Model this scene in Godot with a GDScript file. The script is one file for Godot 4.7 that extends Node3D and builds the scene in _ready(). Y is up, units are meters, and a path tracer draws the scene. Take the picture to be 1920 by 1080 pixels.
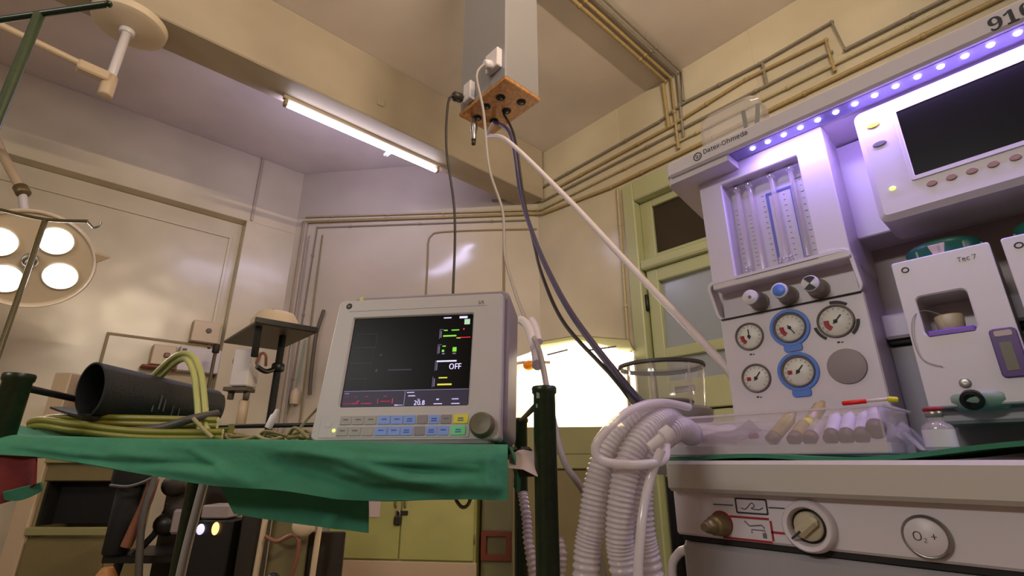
extends Node3D
# Room axes: x runs along the long wall and the ceiling beam, -z along the door wall. Metres.
const YAW := -42.2              # heading of the camera and of the tray trolley
const CFA := -49.617            # turn of the canted corner wall
var M := {}
var O := Vector3.ZERO           # base of the thing that is being built (subtracted from its frame's coordinates)
var taken := {}
var cur_frame := Transform3D.IDENTITY
var FV := Transform3D(Basis(Vector3.UP, deg_to_rad(YAW)), Vector3.ZERO)
var FM := Transform3D(Basis(Vector3.UP, -PI / 2), Vector3(0.9, 0, 0))
var FC := Transform3D(Basis(Vector3.UP, deg_to_rad(CFA)), Vector3(1.44, 0, -4.79))
var FR := Transform3D(Basis(Vector3.UP, -PI / 2), Vector3(3.005, 0, 0))
var FL := Transform3D(Basis(), Vector3(0, 0, -4.79))
var FW := Transform3D.IDENTITY
var font_sans: SystemFont
var font_serif: SystemFont

func _ready():
	setup_view()
	make_materials()
	build_room()
	build_conduits()
	build_door()
	build_tube_lights()
	build_surgical_light()
	build_pendant()
	build_machine()
	build_worktop_things()
	build_trolley()
	build_monitor()
	build_tray_things()
	build_stands()
	build_back()

func setup_view():
	var cam := Camera3D.new()
	cam.name = "camera"
	add_child(cam)
	cam.position = Vector3(0, 0.9, 0)
	cam.rotation_degrees = Vector3(19.15, YAW, 0)
	cam.fov = 59.756
	cam.near = 0.02
	cam.current = true
	var we := WorldEnvironment.new()
	we.name = "environment"
	var e := Environment.new()
	e.background_mode = Environment.BG_COLOR
	e.background_color = Color(0.02, 0.02, 0.02)
	e.tonemap_mode = Environment.TONE_MAPPER_LINEAR
	e.tonemap_exposure = 1.0
	e.sdfgi_enabled = true
	e.ssao_enabled = true
	e.ssil_enabled = true
	we.environment = e
	add_child(we)

# ---------------------------------------------------------------- mesh builder
class MB:
	var v := PackedVector3Array()
	var n := PackedVector3Array()
	var t := PackedVector2Array()
	var o := Vector3.ZERO
	func _init(off := Vector3.ZERO):
		o = off
	func tri(a: Vector3, b: Vector3, c: Vector3, na = null, nb = null, nc = null, ta := Vector2.ZERO, tb_ := Vector2.ZERO, tc := Vector2.ZERO):
		var g := (b - a).cross(c - a)
		if g.length_squared() < 1e-20:
			return
		if na == null:
			var k := -g.normalized()
			na = k; nb = k; nc = k
		if g.dot(na + nb + nc) > 0.0:
			var q = b; b = c; c = q
			q = nb; nb = nc; nc = q
			var qt = tb_; tb_ = tc; tc = qt
		v.append(a - o); v.append(b - o); v.append(c - o)
		n.append(na); n.append(nb); n.append(nc)
		t.append(ta); t.append(tb_); t.append(tc)
	func quad(a, b, c, d, out: Vector3):
		tri(a, b, c, out, out, out); tri(a, c, d, out, out, out)
	func bx(c: Vector3, s: Vector3, bev := 0.002, basis := Basis()):
		var h := s / 2.0
		var w: float = min(bev, min(h.x, min(h.y, h.z)) * 0.95)
		for ax in 3:
			for sg in [-1.0, 1.0]:
				var u := (ax + 1) % 3
				var k := (ax + 2) % 3
				var p := []
				for q in [[-1, -1], [1, -1], [1, 1], [-1, 1]]:
					var x := Vector3.ZERO
					x[ax] = sg * h[ax]
					x[u] = q[0] * (h[u] - w)
					x[k] = q[1] * (h[k] - w)
					p.append(c + basis * x)
				var nn := Vector3.ZERO
				nn[ax] = sg
				quad(p[0], p[1], p[2], p[3], basis * nn)
				for s2 in [-1.0, 1.0]:      # chamfer between face ax and face u
					var e := []
					for q in [[0, -1], [0, 1], [1, 1], [1, -1]]:
						var x := Vector3.ZERO
						x[ax] = sg * (h[ax] - (w if q[0] else 0.0))
						x[u] = s2 * (h[u] - (0.0 if q[0] else w))
						x[k] = q[1] * (h[k] - w)
						e.append(c + basis * x)
					var en := Vector3.ZERO
					en[ax] = sg; en[u] = s2
					quad(e[0], e[1], e[2], e[3], (basis * en).normalized())
		for sx in [-1.0, 1.0]:
			for sy in [-1.0, 1.0]:
				for sz in [-1.0, 1.0]:
					var sg := Vector3(sx, sy, sz)
					var a := c + basis * (sg * Vector3(h.x, h.y - w, h.z - w))
					var b := c + basis * (sg * Vector3(h.x - w, h.y, h.z - w))
					var d := c + basis * (sg * Vector3(h.x - w, h.y - w, h.z))
					var nn := (basis * sg).normalized()
					tri(a, b, d, nn, nn, nn)
	func tb(pts: Array, r, sides := 10, cap := true):
		var m := pts.size()
		var rings := []
		var norms := []
		var up := Vector3.ZERO
		var prev := Vector3.ZERO
		for i in m:
			var d: Vector3 = (pts[min(i + 1, m - 1)] - pts[max(i - 1, 0)]).normalized()
			if i == 0:
				up = Vector3.UP if abs(d.y) < 0.9 else Vector3.RIGHT
				up = (up - d * up.dot(d)).normalized()
			else:
				up = (up - d * up.dot(d)).normalized()
			prev = d
			var sd := d.cross(up)
			var rad: float = r[i] if r is Array else r
			var ring := []
			var nr := []
			for k in sides:
				var a := TAU * k / sides
				var q := up * cos(a) + sd * sin(a)
				ring.append(pts[i] + q * rad)
				nr.append(q)
			rings.append(ring); norms.append(nr)
		if r is Array:
			for i in m:
				var i0: int = max(i - 1, 0)
				var i1: int = min(i + 1, m - 1)
				var dd: Vector3 = pts[i1] - pts[i0]
				var slope: float = (r[i1] - r[i0]) / max(dd.length(), 1e-6)
				for k in sides:
					norms[i][k] = (norms[i][k] - dd.normalized() * slope).normalized()
		for i in m - 1:
			for k in sides:
				var k2 := (k + 1) % sides
				tri(rings[i][k], rings[i][k2], rings[i + 1][k2], norms[i][k], norms[i][k2], norms[i + 1][k2])
				tri(rings[i][k], rings[i + 1][k2], rings[i + 1][k], norms[i][k], norms[i + 1][k2], norms[i + 1][k])
		if cap:
			for e in [0, m - 1]:
				var d: Vector3 = (pts[1] - pts[0]).normalized() * -1.0 if e == 0 else (pts[m - 1] - pts[m - 2]).normalized()
				for k in sides:
					tri(pts[e], rings[e][k], rings[e][(k + 1) % sides], d, d, d)
	# prof: Vector2(radius, height along axis), from bottom to top on the outside
	func la(prof: Array, org: Vector3, axis := Vector3.UP, seg := 28, arc0 := 0.0, arc1 := TAU):
		var d := axis.normalized()
		var u := Vector3.RIGHT if abs(d.x) < 0.9 else Vector3.FORWARD
		u = (u - d * u.dot(d)).normalized()
		var w := d.cross(u)
		var m := prof.size()
		var sn := []
		for i in m - 1:
			var e: Vector2 = prof[i + 1] - prof[i]
			sn.append(Vector2(e.y, -e.x).normalized())
		for i in m - 1:
			var na: Vector2 = sn[i]
			var nb: Vector2 = sn[i]
			if i > 0 and sn[i].dot(sn[i - 1]) > 0.7: na = (sn[i] + sn[i - 1]).normalized()
			if i < m - 2 and sn[i].dot(sn[i + 1]) > 0.7: nb = (sn[i] + sn[i + 1]).normalized()
			for k in seg:
				var a0 := arc0 + (arc1 - arc0) * k / seg
				var a1 := arc0 + (arc1 - arc0) * (k + 1) / seg
				var r0 := u * cos(a0) + w * sin(a0)
				var r1 := u * cos(a1) + w * sin(a1)
				var p: Vector2 = prof[i]
				var q: Vector2 = prof[i + 1]
				var A := org + r0 * p.x + d * p.y
				var B := org + r1 * p.x + d * p.y
				var C := org + r1 * q.x + d * q.y
				var D := org + r0 * q.x + d * q.y
				tri(A, B, C, r0 * na.x + d * na.y, r1 * na.x + d * na.y, r1 * nb.x + d * nb.y)
				tri(A, C, D, r0 * na.x + d * na.y, r1 * nb.x + d * nb.y, r0 * nb.x + d * nb.y)
	func cyl(a: Vector3, b: Vector3, r: float, bev := 0.001, seg := 24):
		var l := (b - a).length()
		var w: float = min(bev, min(r, l / 2) * 0.9)
		la([Vector2(0, 0), Vector2(r - w, 0), Vector2(r, w), Vector2(r, l - w), Vector2(r - w, l), Vector2(0, l)], a, b - a, seg)
	# polygon in the xy plane of xf, from z0 to z1, front edge chamfered by bev
	func pz(poly: PackedVector2Array, z0: float, z1: float, bev := 0.0, xf := Transform3D.IDENTITY):
		var m := poly.size()
		var area := 0.0
		for i in m: area += poly[i].cross(poly[(i + 1) % m])
		var s := 1.0 if area > 0 else -1.0
		var en := []
		for i in m:
			var e := poly[(i + 1) % m] - poly[i]
			en.append(Vector2(e.y, -e.x).normalized() * s)
		var ins := PackedVector2Array()
		for i in m:
			var a: Vector2 = en[(i + m - 1) % m]
			var b: Vector2 = en[i]
			ins.append(poly[i] - (a + b) / max(0.3, 1.0 + a.dot(b)) * bev)
		var zf := z1 - bev
		for i in m:
			var j := (i + 1) % m
			var n0: Vector2 = en[i]
			var n1: Vector2 = en[i]
			if en[i].dot(en[(i + m - 1) % m]) > 0.75: n0 = (en[i] + en[(i + m - 1) % m]).normalized()
			if en[i].dot(en[j]) > 0.75: n1 = (en[i] + en[j]).normalized()
			var N0 := xf.basis * Vector3(n0.x, n0.y, 0)
			var N1 := xf.basis * Vector3(n1.x, n1.y, 0)
			var A := xf * Vector3(poly[i].x, poly[i].y, z0)
			var B := xf * Vector3(poly[j].x, poly[j].y, z0)
			var C := xf * Vector3(poly[j].x, poly[j].y, zf)
			var D := xf * Vector3(poly[i].x, poly[i].y, zf)
			tri(A, B, C, N0, N1, N1); tri(A, C, D, N0, N1, N0)
			if bev > 0.0:
				var Z := xf.basis * Vector3(0, 0, 1)
				var E := xf * Vector3(ins[j].x, ins[j].y, z1)
				var F := xf * Vector3(ins[i].x, ins[i].y, z1)
				var Q0 := (N0 + Z).normalized()
				var Q1 := (N1 + Z).normalized()
				tri(D, C, E, Q0, Q1, Q1); tri(D, E, F, Q0, Q1, Q0)
		var idx := Geometry2D.triangulate_polygon(ins)
		var fz := xf.basis * Vector3(0, 0, 1)
		for i in range(0, idx.size(), 3):
			var a := ins[idx[i]]; var b := ins[idx[i + 1]]; var c := ins[idx[i + 2]]
			tri(xf * Vector3(a.x, a.y, z1), xf * Vector3(b.x, b.y, z1), xf * Vector3(c.x, c.y, z1), fz, fz, fz)
		idx = Geometry2D.triangulate_polygon(poly)
		for i in range(0, idx.size(), 3):
			var a := poly[idx[i]]; var b := poly[idx[i + 1]]; var c := poly[idx[i + 2]]
			tri(xf * Vector3(a.x, a.y, z0), xf * Vector3(b.x, b.y, z0), xf * Vector3(c.x, c.y, z0), -fz, -fz, -fz)
	# ring between two outlines with the same number of points
	func rg(po: PackedVector2Array, pi: PackedVector2Array, z0: float, z1: float, xf := Transform3D.IDENTITY, bev := 0.001):
		var m := po.size()
		var Z := xf.basis * Vector3(0, 0, 1)
		var f := func(p: Vector2, z: float) -> Vector3: return xf * Vector3(p.x, p.y, z)
		var co := Vector2.ZERO
		for p in po: co += p / m
		for i in m:
			var j := (i + 1) % m
			var eo := po[j] - po[i]
			var no := Vector2(eo.y, -eo.x).normalized()
			if no.dot(po[i] - co) < 0: no = -no
			var ei := pi[j] - pi[i]
			var ni := Vector2(ei.y, -ei.x).normalized()
			if ni.dot(pi[i] - co) > 0: ni = -ni
			var No := xf.basis * Vector3(no.x, no.y, 0)
			var Ni := xf.basis * Vector3(ni.x, ni.y, 0)
			var oi := po[i] + (co - po[i]).normalized() * bev
			var oj := po[j] + (co - po[j]).normalized() * bev
			var ii := pi[i] - (co - pi[i]).normalized() * bev
			var ij := pi[j] - (co - pi[j]).normalized() * bev
			quad(f.call(oi, z1), f.call(oj, z1), f.call(ij, z1), f.call(ii, z1), Z)
			quad(f.call(po[i], z1 - bev), f.call(po[j], z1 - bev), f.call(oj, z1), f.call(oi, z1), (No + Z).normalized())
			quad(f.call(pi[i], z1 - bev), f.call(pi[j], z1 - bev), f.call(ij, z1), f.call(ii, z1), (Ni + Z).normalized())
			quad(f.call(po[i], z0), f.call(po[j], z0), f.call(po[j], z1 - bev), f.call(po[i], z1 - bev), No)
			quad(f.call(pi[i], z0), f.call(pi[j], z0), f.call(pi[j], z1 - bev), f.call(pi[i], z1 - bev), Ni)
			quad(f.call(po[i], z0), f.call(po[j], z0), f.call(pi[j], z0), f.call(pi[i], z0), -Z)
	# cloth: fn(u, v) gives a point; th is its thickness
	func sh(fn: Callable, nu: int, nv: int, th := 0.0015):
		var P := []
		var N := []
		for i in nu + 1:
			var row := []
			for j in nv + 1:
				row.append(fn.call(float(i) / nu, float(j) / nv))
			P.append(row)
		for i in nu + 1:
			var row := []
			for j in nv + 1:
				var a: Vector3 = P[min(i + 1, nu)][j] - P[max(i - 1, 0)][j]
				var b: Vector3 = P[i][min(j + 1, nv)] - P[i][max(j - 1, 0)]
				row.append(a.cross(b).normalized())
			N.append(row)
		for s in [1.0, -1.0]:
			for i in nu:
				for j in nv:
					var q := []
					var m := []
					for k in [[0, 0], [1, 0], [1, 1], [0, 1]]:
						m.append(N[i + k[0]][j + k[1]] * s)
						q.append(P[i + k[0]][j + k[1]] + N[i + k[0]][j + k[1]] * s * th / 2)
					tri(q[0], q[1], q[2], m[0], m[1], m[2])
					tri(q[0], q[2], q[3], m[0], m[2], m[3])
		var edge := []
		for i in nu: edge.append([i, 0, i + 1, 0]); edge.append([i, nv, i + 1, nv])
		for j in nv: edge.append([0, j, 0, j + 1]); edge.append([nu, j, nu, j + 1])
		for e in edge:
			var a: Vector3 = P[e[0]][e[1]]; var b: Vector3 = P[e[2]][e[3]]
			var na: Vector3 = N[e[0]][e[1]] * th / 2; var nb: Vector3 = N[e[2]][e[3]] * th / 2
			tri(a + na, b + nb, b - nb); tri(a + na, b - nb, a - na)
	func ball(c: Vector3, r: Vector3, seg := 20, rings := 10):
		for i in rings:
			for k in seg:
				var q := []
				for e in [[i, k], [i, k + 1], [i + 1, k + 1], [i + 1, k]]:
					var th: float = PI * e[0] / rings
					var ph: float = TAU * e[1] / seg
					q.append(Vector3(sin(th) * cos(ph), cos(th), sin(th) * sin(ph)))
				var nn := []
				for x in q: nn.append((x / r).normalized())
				tri(c + q[0] * r, c + q[1] * r, c + q[2] * r, nn[0], nn[1], nn[2])
				tri(c + q[0] * r, c + q[2] * r, c + q[3] * r, nn[0], nn[2], nn[3])
	func done() -> ArrayMesh:
		var a := []
		a.resize(Mesh.ARRAY_MAX)
		a[Mesh.ARRAY_VERTEX] = v
		a[Mesh.ARRAY_NORMAL] = n
		a[Mesh.ARRAY_TEX_UV] = t
		var m := ArrayMesh.new()
		m.add_surface_from_arrays(Mesh.PRIMITIVE_TRIANGLES, a)
		return m

func mb() -> MB:
	return MB.new(O)

func rr(x0: float, y0: float, x1: float, y1: float, r: float, k := 5) -> PackedVector2Array:
	var p := PackedVector2Array()
	for c in [[x1 - r, y1 - r, 0.0], [x0 + r, y1 - r, 90.0], [x0 + r, y0 + r, 180.0], [x1 - r, y0 + r, 270.0]]:
		for i in k + 1:
			var a := deg_to_rad(c[2] + 90.0 * i / k)
			p.append(Vector2(c[0] + cos(a) * r, c[1] + sin(a) * r))
	return p
func ell(x: float, y: float, a: float, b: float, n := 28) -> PackedVector2Array:
	var p := PackedVector2Array()
	for i in n: p.append(Vector2(x + cos(TAU * i / n) * a, y + sin(TAU * i / n) * b))
	return p
func pv(a: Array) -> PackedVector2Array:
	var p := PackedVector2Array()
	for i in range(0, a.size(), 2): p.append(Vector2(a[i], a[i + 1]))
	return p
func v3(a: Array) -> Array:
	var p := []
	for i in range(0, a.size(), 3): p.append(Vector3(a[i], a[i + 1], a[i + 2]))
	return p
func spl(p: Array, step := 0.01) -> Array:
	var out := []
	var m := p.size()
	for i in m - 1:
		var a: Vector3 = p[max(i - 1, 0)]; var b: Vector3 = p[i]; var c: Vector3 = p[i + 1]; var d: Vector3 = p[min(i + 2, m - 1)]
		var k: int = max(2, int(ceil((c - b).length() / step)))
		for j in k: out.append(b.cubic_interpolate(c, a, d, float(j) / k))
	out.append(p[m - 1])
	return out

# ---------------------------------------------------------------- naming and tagging
func numbered(n: String) -> String:
	if not taken.has(n):
		taken[n] = 0
		return n
	taken[n] += 1
	return "%s_%03d" % [n, taken[n]]
func meta(o: Node, label := "", category := "", group := "", kind := ""):
	if label: o.set_meta("label", label)
	if category: o.set_meta("category", category)
	if group: o.set_meta("group", group)
	if kind: o.set_meta("kind", kind)
# a Node3D at a thing's base; builder coordinates are those of the frame
func thing(called: String, label: String, category: String, frame: Transform3D, base: Vector3, group := "") -> Node3D:
	var o := Node3D.new()
	o.name = numbered(called)
	add_child(o)
	o.transform = frame * Transform3D(Basis(), base)
	O = base
	cur_frame = frame
	meta(o, label, category, group)
	return o
func part(called: String, b, mat, parent: Node, label := "") -> MeshInstance3D:
	var m := MeshInstance3D.new()
	m.name = called
	m.mesh = b.done() if b is MB else b
	m.material_override = M[mat] if mat is String else mat
	m.cast_shadow = GeometryInstance3D.SHADOW_CASTING_SETTING_ON
	parent.add_child(m, true)
	if label: m.set_meta("label", label)
	return m
# a thing that is one mesh: call place() first, then solo()
func place(frame: Transform3D, base: Vector3):
	O = base
	cur_frame = frame
func solo(called: String, b, mat, label: String, category: String, group := "") -> MeshInstance3D:
	var m := part(numbered(called), b, mat, self)
	m.transform = cur_frame * Transform3D(Basis(), O)
	meta(m, label, category, group)
	return m
func struct(called: String, b, mat, frame := Transform3D.IDENTITY) -> MeshInstance3D:
	var m := part(numbered(called), b, mat, self)
	m.transform = frame * Transform3D(Basis(), O)
	m.set_meta("kind", "structure")
	return m
func text_part(s: String, size: float, mat, parent: Node, xf: Transform3D, called := "lettering", serif := false) -> MeshInstance3D:
	var t := TextMesh.new()
	t.font = font_serif if serif else font_sans
	t.text = s
	t.font_size = 32
	t.pixel_size = size / 32.0
	t.depth = 0.0012
	t.horizontal_alignment = HORIZONTAL_ALIGNMENT_CENTER
	t.vertical_alignment = VERTICAL_ALIGNMENT_CENTER
	var m := part(called, t, mat, parent)
	m.transform = Transform3D(xf.basis, xf.origin - O)
	return m
func omni(parent: Node, at: Vector3, col: Color, e: float, size: float):
	var l := OmniLight3D.new()
	l.name = "lamp_light"
	l.light_color = col
	l.light_energy = e
	l.light_size = size
	l.omni_range = 12.0
	l.omni_attenuation = 2.0
	l.shadow_enabled = true
	parent.add_child(l, true)
	l.position = at - O
func area(parent: Node, at: Vector3, basis: Basis, size: Vector2, col: Color, e: float):
	var l := AreaLight3D.new()
	l.name = "panel_light"
	l.light_color = col
	l.light_energy = e
	l.area_size = size
	l.area_range = 12.0
	l.area_attenuation = 2.0
	l.shadow_enabled = true
	parent.add_child(l, true)
	l.transform = Transform3D(basis, at - O)

# ---------------------------------------------------------------- materials
func noise_tex(seed_: int, freq: float, lo: float, hi: float, size := 256, oct := 4) -> ImageTexture:
	var f := FastNoiseLite.new()
	f.seed = seed_
	f.frequency = freq
	f.fractal_octaves = oct
	var im := f.get_seamless_image(size, size)
	im.convert(Image.FORMAT_RGB8)
	for y in size:
		for x in size:
			var k := lerpf(lo, hi, im.get_pixel(x, y).r)
			im.set_pixel(x, y, Color(k, k, k))
	im.generate_mipmaps()
	return ImageTexture.create_from_image(im)
func bump_tex(seed_: int, freq: float, strength: float, size := 256, oct := 3) -> ImageTexture:
	var f := FastNoiseLite.new()
	f.seed = seed_
	f.frequency = freq
	f.fractal_octaves = oct
	var im := f.get_seamless_image(size, size)
	im.convert(Image.FORMAT_RGBA8)
	im.bump_map_to_normal_map(strength)
	im.generate_mipmaps()
	return ImageTexture.create_from_image(im)
func mat(called: String, col: Color, rough := 0.6, metal := 0.0) -> StandardMaterial3D:
	var m := StandardMaterial3D.new()
	m.albedo_color = col
	m.roughness = rough
	m.metallic = metal
	M[called] = m
	return m
func tex(m: StandardMaterial3D, t: Texture2D, scale: float, nrm: Texture2D = null, ns := 0.3, world := true):
	m.uv1_triplanar = true
	m.uv1_world_triplanar = world
	m.uv1_scale = Vector3.ONE * scale
	if t: m.albedo_texture = t
	if nrm:
		m.normal_enabled = true
		m.normal_texture = nrm
		m.normal_scale = ns
func glow(called: String, col: Color, e: float) -> StandardMaterial3D:
	var m := mat(called, col, 0.5)
	m.emission_enabled = true
	m.emission = col
	m.emission_energy_multiplier = e
	return m
func clear(called: String, col: Color, alpha: float, rough := 0.05) -> StandardMaterial3D:
	var m := mat(called, Color(col.r, col.g, col.b, alpha), rough)
	m.transparency = BaseMaterial3D.TRANSPARENCY_ALPHA
	return m
func make_materials():
	font_sans = SystemFont.new()
	font_sans.font_names = PackedStringArray(["Droid Sans"])
	font_serif = SystemFont.new()
	font_serif.font_names = PackedStringArray(["Droid Serif"])
	font_serif.font_weight = 700
	var soft := noise_tex(3, 0.012, 0.9, 1.0)
	var fine := noise_tex(5, 0.05, 0.86, 1.0)
	var cloth := noise_tex(8, 0.03, 0.88, 1.0)
	var wob := bump_tex(11, 0.01, 3.0)
	var grain := bump_tex(12, 0.12, 2.0)
	tex(mat("wall", Color(0.84, 0.79, 0.68), 0.25), soft, 0.35, wob, 0.35)
	tex(mat("ceiling", Color(0.90, 0.85, 0.81), 0.75), soft, 0.3)
	tex(mat("beam", Color(0.71, 0.65, 0.56), 0.5), soft, 0.35)
	tex(mat("laminate", Color(0.83, 0.78, 0.70), 0.16), soft, 0.4, wob, 0.6)
	tex(mat("floor", Color(0.62, 0.55, 0.47), 0.4), noise_tex(21, 0.08, 0.75, 1.0), 1.5)
	tex(mat("seam", Color(0.60, 0.52, 0.38), 0.6), soft, 0.5)
	tex(mat("yellow_pipe", Color(0.72, 0.62, 0.42), 0.45), fine, 2.0)
	tex(mat("grey_pipe", Color(0.58, 0.54, 0.47), 0.45), fine, 2.0)
	tex(mat("cream_pipe", Color(0.78, 0.72, 0.55), 0.45), fine, 2.0)
	mat("door_green", Color(0.70, 0.71, 0.54), 0.4)
	mat("frosted", Color(0.60, 0.63, 0.66), 0.24).metallic_specular = 1.0
	mat("dark_glass", Color(0.20, 0.17, 0.13), 0.08)
	mat("white_plastic", Color(0.82, 0.79, 0.80), 0.35)
	mat("machine", Color(0.83, 0.79, 0.81), 0.38)
	mat("machine_warm", Color(0.75, 0.72, 0.69), 0.42)
	mat("machine_dark", Color(0.63, 0.61, 0.62), 0.45)
	mat("recess_grey", Color(0.66, 0.60, 0.58), 0.5)
	mat("seam_dark", Color(0.10, 0.09, 0.08), 0.7)
	mat("black", Color(0.05, 0.045, 0.04), 0.4)
	mat("black_matt", Color(0.045, 0.04, 0.035), 0.8)
	mat("ink", Color(0.16, 0.15, 0.15), 0.6)
	mat("ink_soft", Color(0.42, 0.40, 0.40), 0.6)
	mat("ink_red", Color(0.62, 0.10, 0.12), 0.5)
	mat("blue_plastic", Color(0.32, 0.48, 0.80), 0.4)
	mat("blue_line", Color(0.14, 0.26, 0.70), 0.4)
	mat("purple", Color(0.40, 0.16, 0.62), 0.35)
	mat("purple_dark", Color(0.29, 0.07, 0.42), 0.35)
	mat("dial", Color(0.86, 0.84, 0.80), 0.4)
	mat("gauge_rim", Color(0.45, 0.40, 0.37), 0.4)
	mat("blank_disc", Color(0.55, 0.50, 0.50), 0.5)
	mat("red", Color(0.86, 0.10, 0.05), 0.4)
	mat("yellow", Color(0.85, 0.80, 0.10), 0.4)
	mat("button_tan", Color(0.60, 0.47, 0.38), 0.5)
	mat("screen_dark", Color(0.05, 0.036, 0.026), 0.3).metallic_specular = 0.2
	mat("brass", Color(0.50, 0.44, 0.31), 0.4, 0.6)
	mat("steel", Color(0.62, 0.60, 0.58), 0.35, 0.9)
	mat("chrome", Color(0.85, 0.85, 0.87), 0.08, 1.0)
	mat("dial_green", Color(0.08, 0.36, 0.32), 0.3)
	mat("pale_green", Color(0.52, 0.60, 0.54), 0.45)
	mat("beige", Color(0.73, 0.68, 0.57), 0.5)
	clear("clear_plastic", Color(0.92, 0.90, 0.92), 0.16, 0.06)
	clear("clear_tint", Color(0.90, 0.84, 0.84), 0.30, 0.1)
	clear("frost_plastic", Color(0.90, 0.86, 0.86), 0.42, 0.25)
	clear("film", Color(0.88, 0.84, 0.88), 0.14, 0.12)
	clear("tray_wall", Color(0.92, 0.86, 0.88), 0.18, 0.2)
	clear("window_film", Color(0.9, 0.88, 0.92), 0.05, 0.04)
	clear("hose_clear", Color(0.88, 0.83, 0.85), 0.62, 0.18)
	clear("tube_clear", Color(0.92, 0.88, 0.88), 0.62, 0.15)
	clear("bowl_plastic", Color(0.88, 0.85, 0.84), 0.30, 0.08)
	mat("hose_white", Color(0.84, 0.79, 0.80), 0.4)
	mat("cord_black", Color(0.16, 0.12, 0.09), 0.5)
	mat("cord_grey", Color(0.62, 0.58, 0.55), 0.5)
	mat("hose_blue", Color(0.24, 0.21, 0.33), 0.45)
	mat("cord_olive", Color(0.52, 0.48, 0.30), 0.5)
	mat("twin_tube", Color(0.52, 0.50, 0.20), 0.4)
	mat("twin_tube_pale", Color(0.70, 0.70, 0.42), 0.4)
	mat("tube_grey", Color(0.30, 0.28, 0.27), 0.5)
	mat("cord_tan", Color(0.66, 0.60, 0.44), 0.5)
	var pg := mat("post_green", Color(0.13, 0.21, 0.09), 0.35)
	tex(pg, noise_tex(31, 0.06, 0.6, 1.0), 4.0)
	tex(mat("pole_green", Color(0.22, 0.28, 0.17), 0.35), fine, 4.0)
	tex(mat("pole_olive", Color(0.36, 0.32, 0.18), 0.4), fine, 4.0)
	var gc := mat("green_cloth", Color(0.24, 0.52, 0.40), 0.95)
	tex(gc, cloth, 3.0, grain, 0.25)
	gc.rim_enabled = true
	gc.rim = 0.25
	tex(mat("maroon_cloth", Color(0.42, 0.13, 0.12), 0.95), cloth, 3.0, grain, 0.25)
	tex(mat("cuff", Color(0.13, 0.135, 0.15), 0.55), fine, 6.0, grain, 0.35)
	mat("cuff_print", Color(0.36, 0.36, 0.38), 0.7)
	tex(mat("wood", Color(0.80, 0.55, 0.31), 0.5), noise_tex(41, 0.03, 0.7, 1.0), 5.0)
	tex(mat("wood_red", Color(0.55, 0.26, 0.15), 0.5), fine, 5.0)
	mat("pendant_grey", Color(0.58, 0.57, 0.58), 0.32, 0.25)
	mat("paper", Color(0.78, 0.70, 0.68), 0.85)
	tex(mat("cabinet_green", Color(0.71, 0.70, 0.42), 0.4), soft, 1.0)
	tex(mat("cabinet_olive", Color(0.60, 0.58, 0.40), 0.45), soft, 1.0)
	tex(mat("cabinet_khaki", Color(0.50, 0.45, 0.30), 0.5), soft, 1.0)
	mat("dark_brown", Color(0.14, 0.10, 0.05), 0.6)
	mat("enamel", Color(0.80, 0.72, 0.60), 0.35)
	mat("lamp_cream", Color(0.84, 0.77, 0.67), 0.4)
	mat("enamel_tan", Color(0.76, 0.67, 0.56), 0.45)
	mat("amber", Color(0.90, 0.55, 0.08), 0.3)
	mat("khaki_plate", Color(0.34, 0.30, 0.24), 0.45)
	mat("bin_blue", Color(0.09, 0.09, 0.11), 0.5)
	mat("pink_tube", Color(0.52, 0.33, 0.25), 0.4)
	mat("white_enamel", Color(0.92, 0.90, 0.84), 0.45)
	mat("label_blue", Color(0.50, 0.60, 0.86), 0.5)
	mat("label_grey", Color(0.62, 0.60, 0.57), 0.5)
	mat("label_green", Color(0.42, 0.82, 0.55), 0.5)
	mat("label_yellow", Color(0.84, 0.80, 0.12), 0.5)
	mat("knob_olive", Color(0.40, 0.37, 0.29), 0.4)
	mat("knob_grey", Color(0.56, 0.52, 0.48), 0.4)
	mat("monitor_white", Color(0.72, 0.69, 0.68), 0.45)
	mat("monitor_grey", Color(0.52, 0.48, 0.50), 0.5)
	mat("vial_body", Color(0.88, 0.84, 0.93), 0.25)
	mat("vial_amber", Color(0.66, 0.58, 0.36), 0.25)
	mat("cap_brown", Color(0.24, 0.14, 0.11), 0.5)
	mat("cap_tan", Color(0.38, 0.24, 0.16), 0.5)
	mat("pink", Color(0.70, 0.36, 0.42), 0.5)
	mat("led_base", Color(0.50, 0.48, 0.66), 0.4)
	glow("tube_glow", Color(0.90, 0.89, 1.0), 9.0)
	glow("warm_glow", Color(1.0, 0.86, 0.66), 2.0)
	glow("lens_glow", Color(1.0, 0.98, 0.96), 9.0)
	glow("led_glow", Color(0.78, 0.72, 1.0), 16.0)
	glow("hood_glow", Color(1.0, 0.95, 0.88), 3.5)
	glow("led_green", Color(0.85, 0.95, 0.35), 3.0)
	glow("lamp_amber", Color(1.0, 0.72, 0.42), 2.5)
	glow("lamp_white", Color(0.85, 0.85, 1.0), 0.9)
	glow("scr_purple", Color(0.11, 0.07, 0.18), 0.5)
	glow("scr_white", Color(0.85, 0.82, 1.0), 0.9)
	glow("scr_red", Color(0.85, 0.10, 0.24), 1.0)
	glow("scr_green", Color(0.45, 0.80, 0.22), 0.8)
	glow("scr_yellow", Color(0.85, 0.82, 0.25), 0.7)
	glow("scr_grey", Color(0.42, 0.40, 0.52), 0.45)
	glow("scr_dim", Color(0.16, 0.13, 0.22), 0.5)
	glow("scr_pale", Color(0.62, 0.78, 0.66), 0.8)

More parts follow.
